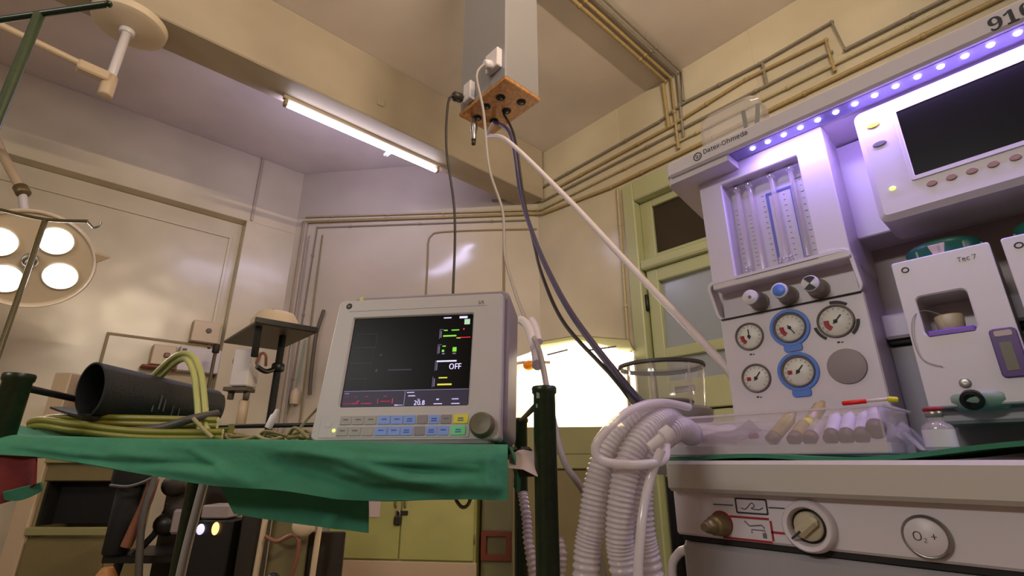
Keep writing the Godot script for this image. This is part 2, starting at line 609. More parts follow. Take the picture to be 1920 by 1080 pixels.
# ---------------------------------------------------------------- the room
func cfp(s: float, y: float, off := 0.02) -> Vector3:
	return FC * Vector3(s, y, off)
func frp(a: float, y: float, off := 0.02) -> Vector3:
	return FR * Vector3(a, y, off)
func boxes(list: Array, bev := 0.003) -> MB:      # x0 y0 z0 x1 y1 z1 each
	var b := mb()
	for q in list:
		b.bx(Vector3(q[0] + q[3], q[1] + q[4], q[2] + q[5]) / 2, Vector3(q[3] - q[0], q[4] - q[1], q[5] - q[2]), bev)
	return b
func build_room():
	place(FW, Vector3.ZERO)
	struct("floor", boxes([[-3.4, -0.12, -5.1, 3.3, 0, 3.4]]), "floor")
	struct("ceiling", boxes([[-3.4, 3.72, -5.1, 3.3, 3.86, 3.4]]), "ceiling")
	place(FL, Vector3.ZERO)
	struct("wall_left", boxes([[-3.3, 3.03, -0.27, 1.47, 3.72, 0], [1.0, 0, -0.27, 1.47, 3.03, 0], [-3.3, 0, -0.27, -1.3, 3.03, 0], [-1.3, 0, -0.27, 1.0, 3.03, -0.12]], 0.004), "wall", FL)
	struct("trim_1", boxes([[-1.3, 2.86, -0.12, 0.93, 2.885, -0.105], [0.905, 1.0, -0.12, 0.93, 2.86, -0.105]], 0.002), "wall", FL)
	place(FC, Vector3.ZERO)
	struct("wall_corner", boxes([[-0.1, 0, -0.2, 2.5, 3.72, 0]]), "laminate", FC)
	place(FR, Vector3.ZERO)
	struct("wall_right", boxes([[-3.0, 0, -0.2, -2.0, 3.72, 0], [-2.0, 2.95, -0.2, -0.9, 3.72, 0], [-0.9, 0, -0.2, 3.3, 3.72, 0], [-2.05, 0, -0.6, -0.85, 3.0, -0.5]]), "wall", FR)
	place(FW, Vector3.ZERO)
	struct("wall_rear", boxes([[-3.4, 0, 3.2, 3.2, 3.72, 3.36]]), "wall")
	struct("wall_far", boxes([[-3.36, 0, -5.05, -3.2, 3.72, 3.3]]), "wall")
	struct("trim_6", boxes([[-3.3, 3.2, -3.11, 2.98, 3.72, -2.85]], 0.008), "beam")
	# raised outlines on the canted wall: thin buried-cable mouldings
	place(FC, Vector3.ZERO)
	var b := mb()
	b.tb(spl(v3([1.385, 1.2, 0.004, 1.375, 2.6, 0.004, 1.37, 2.86, 0.004, 1.40, 2.93, 0.004, 1.48, 2.96, 0.004, 1.9, 2.955, 0.004, 2.40, 2.935, 0.004]), 0.03), 0.009, 8)
	struct("trim_2", b, "seam", FC)
	b = mb()
	b.tb(v3([2.098, 1.5, 0.004, 2.094, 2.95, 0.004]), 0.011, 8)
	struct("trim_3", b, "seam", FC)
	place(FW, Vector3.ZERO)
	b = mb()
	b.bx(Vector3(1.50, 1.9, -4.70), Vector3(0.05, 2.5, 0.05), 0.012, Basis(Vector3.UP, deg_to_rad(CFA)))
	struct("trim_4", b, "beam")
	b = mb()
	b.bx(Vector3(1.035, 3.38, -4.783), Vector3(0.025, 0.68, 0.02), 0.004)
	struct("trim_5", b, "beam")
	struct("baseboard_left", boxes([[1.0, 0, -4.79, 1.46, 0.12, -4.775]]), "seam")

func conduit(pts: Array, r: float, m: String, label: String, clips := 0.55):
	place(FW, pts[0])
	var t := thing("conduit_pipe", label, "pipe", FW, pts[0], "painted conduits on the walls and ceiling")
	var b := mb()
	b.tb(pts, r, 10)
	part("pipe", b, m, t)
	for i in pts.size() - 1:
		var a: Vector3 = pts[i]
		var d: Vector3 = pts[i + 1]
		var l := (d - a).length()
		var k := int(l / clips)
		for j in k:
			var c := a.lerp(d, (j + 0.5) / k)
			var dir := (d - a).normalized()
			b = mb()
			b.cyl(c - dir * 0.011, c + dir * 0.011, r + 0.004, 0.002, 10)
			part("saddle_clip", b, m, t)
	for i in range(1, pts.size() - 1):
		b = mb()
		b.ball(pts[i], Vector3.ONE * (r + 0.003), 10, 6)
		part("elbow", b, m, t)
func build_conduits():
	conduit([cfp(0.08, 3.15), cfp(2.37, 3.088), frp(-2.86, 3.06), frp(-2.1, 3.0), frp(0.8, 3.03)], 0.013, "yellow_pipe", "yellow painted conduit running straight along the corner wall, then above the green door")
	conduit([cfp(0.10, 3.205), cfp(2.36, 3.13), frp(-2.87, 3.11), frp(0.8, 3.11)], 0.009, "cream_pipe", "thin cream conduit just above the yellow one on the corner wall")
	conduit([cfp(0.20, 1.3, 0.012), cfp(0.235, 3.085, 0.012), cfp(2.33, 3.03, 0.012)], 0.008, "grey_pipe", "thin grey conduit on the corner wall dropping down beside the pillar")
	conduit([frp(-2.86, 3.335), frp(-1.62, 3.36), frp(-1.41, 3.405), frp(-0.86, 3.385), frp(-0.43, 3.40), frp(-0.40, 3.17), frp(1.5, 3.17)], 0.010, "grey_pipe", "grey conduit with a square dip, highest on the door wall")
	conduit([cfp(1.98, 3.255), cfp(2.36, 3.235), frp(-2.86, 3.19), frp(-1.37, 3.20), frp(-0.46, 3.20)], 0.009, "grey_pipe", "lower grey conduit on the door wall wrapping round from the corner wall")
	conduit([frp(-2.70, 3.25), frp(-1.52, 3.27), frp(-0.96, 3.325), frp(-0.48, 3.30), frp(-0.477, 3.06)], 0.011, "yellow_pipe", "yellow conduit on the door wall turning down beside the dipped grey one")
	conduit([frp(-0.842, 3.375), frp(-0.842, 3.19)], 0.010, "grey_pipe", "short upright grey conduit joining the two grey runs on the door wall")
	conduit([Vector3(0.3, 3.685, -1.53), Vector3(2.985, 3.685, -1.53), frp(-1.55, 3.66), frp(-1.545, 3.26)], 0.014, "yellow_pipe", "yellow conduit crossing the ceiling, outermost of the four, nearest the hanging column")
	conduit([Vector3(0.3, 3.69, -1.485), Vector3(2.985, 3.69, -1.485), frp(-1.49, 3.05)], 0.012, "yellow_pipe", "second yellow conduit crossing the ceiling, between a yellow and a grey one")
	conduit([Vector3(0.3, 3.69, -1.435), Vector3(2.985, 3.69, -1.435), frp(-1.44, 3.12)], 0.010, "grey_pipe", "grey conduit crossing the ceiling, between a yellow and a grey one")
	conduit([Vector3(0.3, 3.69, -1.395), Vector3(2.985, 3.69, -1.395), frp(-1.405, 3.42)], 0.010, "grey_pipe", "grey conduit crossing the ceiling, outermost of the four, farthest from the hanging column")
	conduit([frp(-2.045, 2.97, 0.015), frp(-2.06, 1.0, 0.015)], 0.010, "cream_pipe", "upright cream conduit beside the green door frame")

func build_door():
	var d := Node3D.new()
	d.name = "door_1"
	add_child(d)
	d.transform = FR
	O = Vector3.ZERO
	d.set_meta("kind", "structure")
	part("door_frame", boxes([[-2.0, 0, -0.12, -1.90, 2.95, 0.03], [-1.0, 0, -0.12, -0.9, 2.95, 0.03], [-1.90, 2.79, -0.12, -1.0, 2.95, 0.03]], 0.008), "door_green", d)
	part("transom_bar", boxes([[-1.905, 2.225, -0.10, -0.995, 2.30, 0.015]], 0.012), "door_green", d)
	part("transom_frame", boxes([[-1.90, 2.30, -0.10, -1.80, 2.79, -0.05], [-1.10, 2.30, -0.10, -1.0, 2.79, -0.05], [-1.80, 2.73, -0.10, -1.10, 2.79, -0.05], [-1.80, 2.30, -0.10, -1.10, 2.345, -0.05]], 0.005), "door_green", d)
	part("pane", boxes([[-1.81, 2.34, -0.083, -1.09, 2.74, -0.075]], 0.001), "dark_glass", d, "dark glass of the transom")
	var leaf := part("door_leaf", boxes([[-1.885, 0.02, -0.09, -1.795, 2.222, -0.03], [-1.10, 0.02, -0.09, -1.01, 2.222, -0.03], [-1.795, 2.125, -0.09, -1.10, 2.222, -0.03], [-1.795, 1.565, -0.09, -1.10, 1.635, -0.03], [-1.795, 1.22, -0.09, -1.10, 1.41, -0.03], [-1.795, 0.02, -0.09, -1.10, 1.21, -0.045]], 0.006), "door_green", d)
	var pb := mb()
	pb.bx(Vector3(-1.445, 1.88, -0.066), Vector3(0.70, 0.50, 0.006), 0.001, Basis(Vector3.UP, deg_to_rad(-1.0)) * Basis(Vector3.RIGHT, deg_to_rad(-1.9)))
	part("pane", pb, "frosted", leaf, "frosted upper glass")
	part("pane", boxes([[-1.80, 1.40, -0.068, -1.09, 1.57, -0.06]], 0.001), "frosted", leaf, "frosted lower glass")
	var b := mb()
	b.cyl(Vector3(-1.893, 1.92, -0.02), Vector3(-1.893, 2.04, -0.02), 0.014, 0.003, 12)
	part("hinge", b, "black", leaf)

# ---------------------------------------------------------------- lamps
func tube_fixture(x0: float, x1: float, z: float, label: String, glow_mat: String) -> Node3D:
	var c := (x0 + x1) / 2
	var t := thing("tube_light", label, "light", FW, Vector3(c, 3.2, z), "fluorescent tubes under the beams")
	part("batten", boxes([[x0 - 0.03, 3.172, z - 0.016, x1 + 0.03, 3.2, z + 0.016]], 0.004), "beam", t)
	var b := mb()
	b.cyl(Vector3(x0, 3.135, z), Vector3(x1, 3.135, z), 0.017, 0.006, 20)
	part("tube", b, glow_mat, t)
	for x in [x0 - 0.01, x1 + 0.01]:
		b = mb()
		b.bx(Vector3(x, 3.145, z), Vector3(0.022, 0.05, 0.04), 0.005)
		part("lamp_holder", b, "seam", t)
	b = mb()
	b.bx(Vector3(c + 0.18, 3.135, z - 0.045), Vector3(0.03, 0.02, 0.08), 0.004)
	part("starter", b, "white_enamel", t)
	return t
func towards(d: Vector3) -> Basis:
	return Basis.looking_at(d.normalized(), Vector3.UP if abs(d.normalized().y) < 0.95 else Vector3.FORWARD)
const TUBE_DOWN := 0.5
const TUBE_LEFT := 0.95
const TUBE2_DOWN := 0.7
const TUBE2_UP := 6.8
const WALL_LAMP := 2.8
func build_tube_lights():
	var cool := Color(0.82, 0.79, 1.0)
	var warm := Color(1.0, 0.91, 0.79)
	var t: Node3D = tube_fixture(0.735, 1.915, -3.03, "glowing white fluorescent tube on the underside of the ceiling beam", "tube_glow")
	area(t, Vector3(1.32, 3.112, -3.03), towards(Vector3.DOWN), Vector2(1.16, 0.03), cool, TUBE_DOWN)
	area(t, Vector3(1.32, 3.13, -3.055), towards(Vector3(0, 0.5, -1)), Vector2(1.16, 0.03), cool, TUBE_LEFT)
	var b := mb()
	place(FW, Vector3(1.45, 3.2, -2.85))
	b = mb()
	b.bx(Vector3(1.30, 3.36, -2.845), Vector3(0.05, 0.07, 0.016), 0.004)
	solo("junction_box", b, "beam", "small cream junction box on the side of the ceiling beam above the tube", "box")
	# unseen second beam and tube behind the camera, placed to light ceiling and walls
	place(FW, Vector3.ZERO)
	struct("trim_7", boxes([[-3.3, 3.2, 0.50, 2.98, 3.72, 0.76]], 0.008), "beam")
	t = tube_fixture(0.1, 1.28, 0.62, "second fluorescent tube, on the beam above and behind the camera", "warm_glow")
	area(t, Vector3(0.69, 3.112, 0.62), towards(Vector3.DOWN), Vector2(1.16, 0.03), warm, TUBE2_DOWN)
	area(t, Vector3(0.69, 3.13, 0.595), towards(Vector3(0, 0.5, -1)), Vector2(1.16, 0.03), warm, TUBE2_UP)
	# unseen lamps on walls out of view, placed to light fronts facing the camera
	for q in [[Vector3(0.6, 2.55, 3.2), PI, WALL_LAMP * 0.7, "warm wall lamp on the rear wall"], [Vector3(-3.2, 2.55, -0.4), PI / 2, WALL_LAMP * 1.45, "warm wall lamp on the wall far to the left"]]:
		var fr := Transform3D(Basis(Vector3.UP, q[1]), q[0])
		t = thing("wall_lamp", q[3], "light", fr, Vector3.ZERO)
		b = mb()
		b.rg(rr(-0.62, -0.2, 0.62, 0.2, 0.03), rr(-0.58, -0.16, 0.58, 0.16, 0.02), 0.0, 0.06)
		part("frame", b, "white_enamel", t)
		part("diffuser", boxes([[-0.585, -0.165, 0.02, 0.585, 0.165, 0.045]], 0.002), "warm_glow", t)
		area(t, Vector3(0, 0, 0.07), Basis(Vector3.UP, PI), Vector2(1.15, 0.3), Color(0.96, 0.96, 0.96), q[2])

const HEAD_ROLL := 0.33
func build_surgical_light():
	var base := Vector3(-0.13, 3.2, -2.97)
	var t := thing("surgical_light", "surgical lamp with four glowing round lenses on a jointed arm beside the left wall", "surgical light", FW, base)
	var b := mb()
	b.la([Vector2(0, 3.125), Vector2(0.14, 3.125), Vector2(0.168, 3.138), Vector2(0.172, 3.175), Vector2(0.12, 3.2)], Vector3(-0.125, 0, -2.965), Vector3.UP, 40)
	part("mounting_plate", b, "lamp_cream", t)
	b = mb()
	b.cyl(Vector3(-0.128, 3.13, -2.985), Vector3(-0.128, 3.10, -2.985), 0.036)
	b.cyl(Vector3(-0.128, 3.13, -2.985), Vector3(-0.132, 2.76, -2.95), 0.021)
	part("stem", b, "white_plastic", t)
	b = mb()
	b.cyl(Vector3(-0.132, 2.79, -2.95), Vector3(-0.132, 2.655, -2.935), 0.032, 0.006)
	b.bx(Vector3(-0.2, 2.762, -2.925), Vector3(0.13, 0.055, 0.055), 0.008, Basis(Vector3.UP, 0.1))
	part("elbow", b, "enamel_tan", t)
	b = mb()
	b.tb(v3([-0.16, 2.765, -2.922, -0.60, 2.795, -2.885, -0.90, 2.81, -2.86]), 0.017, 12)
	part("arm", b, "wood" if false else "enamel_tan", t)
	b = mb()
	# second arm comes down outside the frame and bends to the lamp head
	var h0 := FV * Vector3(-3.10, 2.68, -2.6)
	var h1 := FV * Vector3(-2.885, 2.41, -2.6)
	b.tb(spl([Vector3(-0.90, 2.81, -2.86), Vector3(-1.02, 2.82, -3.0), Vector3(-0.95, 2.86, -3.6), FV * Vector3(-3.22, 2.82, -2.6), h0, h1], 0.05), 0.026, 12)
	part("lower_arm", b, "enamel_tan", t)
	var c := FV * Vector3(-2.645, 1.952, -2.55)
	var back := FV * Vector3(-2.70, 2.12, -2.70)
	b = mb()
	b.cyl(h1 + (h1 - h0).normalized() * 0.03, h1 - (h1 - h0).normalized() * 0.03, 0.036, 0.005)
	part("swivel_joint", b, "brass", t)
	b = mb()
	b.tb(spl([h1, FV * Vector3(-2.87, 2.27, -2.66), FV * Vector3(-2.80, 2.10, -2.76), back], 0.03), 0.022, 10)
	part("yoke", b, "white_plastic", t)
	# head: a shallow dish that faces the camera, tipped down
	var dir := (Vector3(0, 0.9, 0) - c).normalized()
	dir = (dir + Vector3(0, -0.35, 0)).normalized()
	var u := Vector3.UP.cross(dir).normalized().rotated(dir, HEAD_ROLL)
	var w := dir.cross(u)
	b = mb()
	b.la([Vector2(0, -0.11), Vector2(0.12, -0.105), Vector2(0.23, -0.06), Vector2(0.276, -0.012), Vector2(0.283, 0.0), Vector2(0.276, 0.012), Vector2(0.267, 0.004), Vector2(0.26, -0.01), Vector2(0, -0.014)], c, dir, 56)
	var head := part("lamp_head", b, "lamp_cream", t)
	for q in [[-1, 1], [1, 1], [-1, -1], [1, -1]]:
		var p: Vector3 = c + u * q[0] * 0.113 + w * q[1] * 0.103 + dir * -0.012
		b = mb()
		b.la([Vector2(0.077, 0.0), Vector2(0.082, 0.012), Vector2(0.077, 0.018), Vector2(0.070, 0.012)], p, dir, 32)
		part("lens_rim", b, "white_enamel", head)
		b = mb()
		b.la([Vector2(0.076, 0.004), Vector2(0.072, 0.014), Vector2(0.05, 0.022), Vector2(0, 0.026)], p, dir, 32)
		part("lens", b, "lens_glow", head)
		var sp := SpotLight3D.new()
		sp.name = "lens_light"
		sp.light_color = Color(1.0, 0.96, 0.9)
		sp.light_energy = 0.28
		sp.spot_angle = 55.0
		sp.spot_range = 10.0
		sp.spot_attenuation = 2.0
		sp.light_size = 0.07
		sp.shadow_enabled = true
		t.add_child(sp, true)
		sp.transform = Transform3D(Basis(u, w, dir).rotated(u, PI) , p + dir * 0.04 - O)
	b = mb()
	b.cyl(c - dir * 0.014, c + dir * 0.05, 0.034, 0.008)
	b.cyl(c + dir * 0.05, c + dir * 0.10, 0.018, 0.006)
	part("focus_handle", b, "knob_olive", head)
	b = mb()
	b.pz(pv([0.275, 0.032, 0.345, 0.0, 0.275, -0.032]), -0.012, 0.012, 0.003, Transform3D(Basis(u, w, dir), c))
	part("side_grip", b, "enamel_tan", head)

func build_pendant():
	var x0 := 1.14
	var x1 := 1.352
	var z0 := -1.632
	var z1 := -1.298
	var t := thing("ceiling_column", "grey metal service column hanging from the ceiling with a tan outlet plate underneath", "service column", FW, Vector3((x0 + x1) / 2, 3.72, (z0 + z1) / 2))
	part("housing", boxes([[x0 + 0.003, 2.462, z0 + 0.003, x1 - 0.003, 3.72, z1 - 0.003]], 0.006), "pendant_grey", t)
	part("outlet_plate", boxes([[x0, 2.445, z0, x1, 2.465, z1]], 0.003), "wood", t)
	var b: MB
	for q in [[1.20, -1.40], [1.29, -1.36], [1.19, -1.49], [1.28, -1.45], [1.21, -1.58], [1.285, -1.545]]:
		b = mb()
		b.la([Vector2(0.012, 0.016), Vector2(0.012, 0.001), Vector2(0.019, -0.003), Vector2(0.022, 0.0), Vector2(0.022, 0.004)], Vector3(q[0], 2.444, q[1]), Vector3.UP, 18)
		var o := part("outlet", b, "dark_brown", t)
		b = mb()
		b.cyl(Vector3(q[0], 2.449, q[1]), Vector3(q[0], 2.437, q[1]), 0.012, 0.002, 16)
		part("socket", b, "black", o)
	# white switched sockets on the left face
	for q in [[-1.365, 2.575, 0.085], [-1.54, 2.52, 0.055]]:
		b = mb()
		b.bx(Vector3(x0 - 0.012, q[1], q[0]), Vector3(0.03, 0.10, q[2]), 0.004)
		part("wall_socket", b, "white_plastic", t)
	# plugs
	var pk := thing("power_plug", "black power plug in the lower white socket of the ceiling column", "plug", FW, Vector3(x0 - 0.055, 2.50, -1.575))
	b = mb()
	b.cyl(Vector3(x0 - 0.025, 2.50, -1.575), Vector3(x0 - 0.075, 2.49, -1.58), 0.022, 0.008)
	part("body", b, "cord_black", pk)
	b = mb()
	b.tb(spl([Vector3(x0 - 0.075, 2.49, -1.58), Vector3(x0 - 0.095, 2.44, -1.585), Vector3(x0 - 0.095, 2.2, -1.58), FV * Vector3(-0.243, 1.894, -1.9), FV * Vector3(-0.236, 1.548, -1.9), FV * Vector3(-0.23, 1.25, -1.8), FV * Vector3(-0.2, 1.08, -1.35), FV * Vector3(-0.19, 0.99, -1.12)], 0.02), 0.0055, 8)
	part("cord", b, "cord_black", pk)
	pk = thing("power_plug", "white power plug in the upper white socket of the ceiling column, trailing a pale cord", "plug", FW, Vector3(x0 - 0.05, 2.545, -1.36))
	b = mb()
	b.cyl(Vector3(x0 - 0.025, 2.55, -1.365), Vector3(x0 - 0.06, 2.535, -1.37), 0.02, 0.006)
	part("body", b, "white_plastic", pk)
	b = mb()
	b.tb(spl([Vector3(x0 - 0.06, 2.535, -1.37), Vector3(x0 - 0.085, 2.47, -1.39), FV * Vector3(-0.118, 2.27, -1.72), FV * Vector3(-0.09, 2.0, -1.72), FV * Vector3(-0.036, 1.80, -1.7), FV * Vector3(-0.025, 1.6, -1.66), FV * Vector3(0.012, 1.4, -1.5), FV * Vector3(0.045, 1.20, -1.18), FV * Vector3(0.053, 1.10, -0.95), FV * Vector3(0.068, 0.98, -0.88), FV * Vector3(0.085, 0.90, -0.86), FV * Vector3(0.12, 0.84, -0.86), FV * Vector3(0.15, 0.70, -0.9)], 0.02), 0.0055, 8)
	part("cord", b, "cord_grey", pk)
	b = mb()
	b.tb(spl([FV * Vector3(0.020, 1.225, -1.17), FV * Vector3(0.038, 1.2, -1.14), FV * Vector3(0.052, 1.12, -1.06), FV * Vector3(0.05, 1.08, -0.98)], 0.01), 0.011, 10)
	b.tb(spl([FV * Vector3(0.048, 1.225, -1.17), FV * Vector3(0.056, 1.2, -1.14), FV * Vector3(0.06, 1.15, -1.08)], 0.01), 0.008, 10)
	part("cord_bundle", b, "hose_white", pk)
	# probe hanging at the left edge of the plate
	pk = thing("gas_probe", "short grey gas probe hanging from a front outlet of the ceiling column", "gas probe", FW, Vector3(1.21, 2.44, -1.58))
	b = mb()
	b.la([Vector2(0, 0), Vector2(0.013, 0.0), Vector2(0.013, 0.05), Vector2(0.017, 0.055), Vector2(0.017, 0.085), Vector2(0.009, 0.09), Vector2(0.009, 0.12)], Vector3(1.20, 2.32, -1.59), Vector3.UP, 16)
	part("body", b, "steel", pk)
	b = mb()
	b.cyl(Vector3(1.20, 2.32, -1.59), Vector3(1.20, 2.295, -1.59), 0.010, 0.002, 14)
	part("nozzle", b, "dark_brown", pk)
	# hoses
	place(FW, Vector3(1.285, 2.44, -1.58))
	b = mb()
	var p0 := Vector3(1.26, 2.40, -1.60)
	b.tb(spl([Vector3(1.285, 2.44, -1.545), Vector3(1.28, 2.38, -1.58), FV * Vector3(-0.02, 2.2, -1.82), FV * Vector3(0.19, 1.78, -1.56), FV * Vector3(0.335, 1.41, -1.30), FV * Vector3(0.455, 1.11, -1.09), FV * Vector3(0.50, 1.0, -1.05)], 0.02), 0.0095, 10)
	solo("gas_hose", b, "hose_white", "white gas hose stretched straight from the ceiling column to the anaesthesia machine", "hose", "gas hoses of the ceiling column")
	place(FW, Vector3(1.285, 2.44, -1.545))
	b = mb()
	b.tb(spl([Vector3(1.285, 2.44, -1.545), FV * Vector3(-0.005, 2.25, -1.85), FV * Vector3(0.035, 1.93, -1.80), FV * Vector3(0.075, 1.68, -1.65), FV * Vector3(0.115, 1.47, -1.48), FV * Vector3(0.165, 1.27, -1.30), FV * Vector3(0.24, 1.075, -1.115), FV * Vector3(0.29, 1.0, -1.08)], 0.02), 0.0085, 10)
	solo("gas_hose", b, "hose_blue", "thicker dark blue hose curving from the ceiling column to the clear bellows", "hose", "gas hoses of the ceiling column")
	place(FW, Vector3(1.285, 2.44, -1.45))
	b = mb()
	b.tb(spl([Vector3(1.28, 2.44, -1.47), FV * Vector3(0.012, 2.25, -1.87), FV * Vector3(0.05, 1.93, -1.84), FV * Vector3(0.082, 1.66, -1.70), FV * Vector3(0.10, 1.47, -1.53), FV * Vector3(0.145, 1.27, -1.36), FV * Vector3(0.23, 1.085, -1.15), FV * Vector3(0.275, 1.0, -1.10)], 0.02), 0.0055, 10)
	solo("gas_hose", b, "cord_black", "thin dark hose hanging beside the dark blue hose of the ceiling column", "hose", "gas hoses of the ceiling column")

# ---------------------------------------------------------------- anaesthesia machine (frame FM: x along its front, z towards the viewer)
func gauge(t: Node, a: float, b: float, r: float, needle: float, red_zone: int, style: int):
	var g := mb()
	g.la([Vector2(r - 0.0035, -0.004), Vector2(r - 0.0025, 0.003), Vector2(r - 0.0005, 0.004), Vector2(r + 0.001, 0.0)], Vector3(a, b, 0), Vector3.BACK, 36)
	var o := part("gauge", g, "gauge_rim", t)
	g = mb()
	g.cyl(Vector3(a, b, -0.004), Vector3(a, b, 0.0005), r - 0.003, 0.0005, 32)
	part("dial_face", g, "dial", o)
	g = mb()
	for k in 13:
		var an := deg_to_rad(225.0 - 270.0 * k / 12.0)
		var d := Vector3(cos(an), sin(an), 0)
		g.bx(Vector3(a, b, 0.0008) + d * (r - 0.0065), Vector3(0.0028, 0.0007, 0.0006), 0.0001, Basis(Vector3.BACK, an))
	part("scale_marks", g, "ink_soft", o)
	g = mb()
	var na := deg_to_rad(needle)
	var nd := Vector3(cos(na), sin(na), 0)
	g.bx(Vector3(a, b, 0.002) + nd * 0.004, Vector3(0.018, 0.0016, 0.0008), 0.0002, Basis(Vector3.BACK, na))
	g.cyl(Vector3(a, b, 0.0008), Vector3(a, b, 0.003), 0.0028, 0.0005, 14)
	part("needle", g, "ink", o)
	if red_zone > 0:
		g = mb()
		var n := 5 if red_zone == 2 else 2
		for k in n:
			var an := deg_to_rad(175.0 + 14.0 * k)
			g.bx(Vector3(a, b, 0.0008) + Vector3(cos(an), sin(an), 0) * (r * 0.5), Vector3(r * 0.28, 0.0035, 0.0006), 0.0001, Basis(Vector3.BACK, an))
		part("red_zone", g, "ink_red", o)
	g = mb()
	if style == 1:
		g = mb()
		g.rg(ell(a, b, r + 0.0065, r + 0.0065, 36), ell(a, b, r + 0.0005, r + 0.0005, 36), 0.0, 0.0025, Transform3D.IDENTITY, 0.0008)
		g.pz(rr(a - 0.0145, b - r - 0.0155, a + 0.0145, b - r - 0.002, 0.005), 0.0, 0.0022, 0.0006)
		part("blue_ring", g, "blue_plastic", o)
	elif style == 2:
		for q in [[50.0, 95.0], [190.0, 235.0], [310.0, 355.0]]:
			var po := PackedVector2Array()
			for k in 9:
				var an := deg_to_rad(lerpf(q[0], q[1], k / 8.0))
				po.append(Vector2(a + cos(an) * (r + 0.0065), b + sin(an) * (r + 0.0065)))
			for k in 9:
				var an := deg_to_rad(lerpf(q[1], q[0], k / 8.0))
				po.append(Vector2(a + cos(an) * (r + 0.002), b + sin(an) * (r + 0.002)))
			g = mb()
			g.pz(po, 0.0, 0.0015)
			part("black_arc", g, "ink", o)
	if style != 1:
		g = mb()
		g.bx(Vector3(a - 0.002, b - r - 0.0075, 0.0003), Vector3(0.004, 0.0026, 0.0008), 0.0002)
		g.bx(Vector3(a + 0.003, b - r - 0.0082, 0.0003), Vector3(0.003, 0.0016, 0.0008), 0.0002)
		part("caption", g, "ink", o)

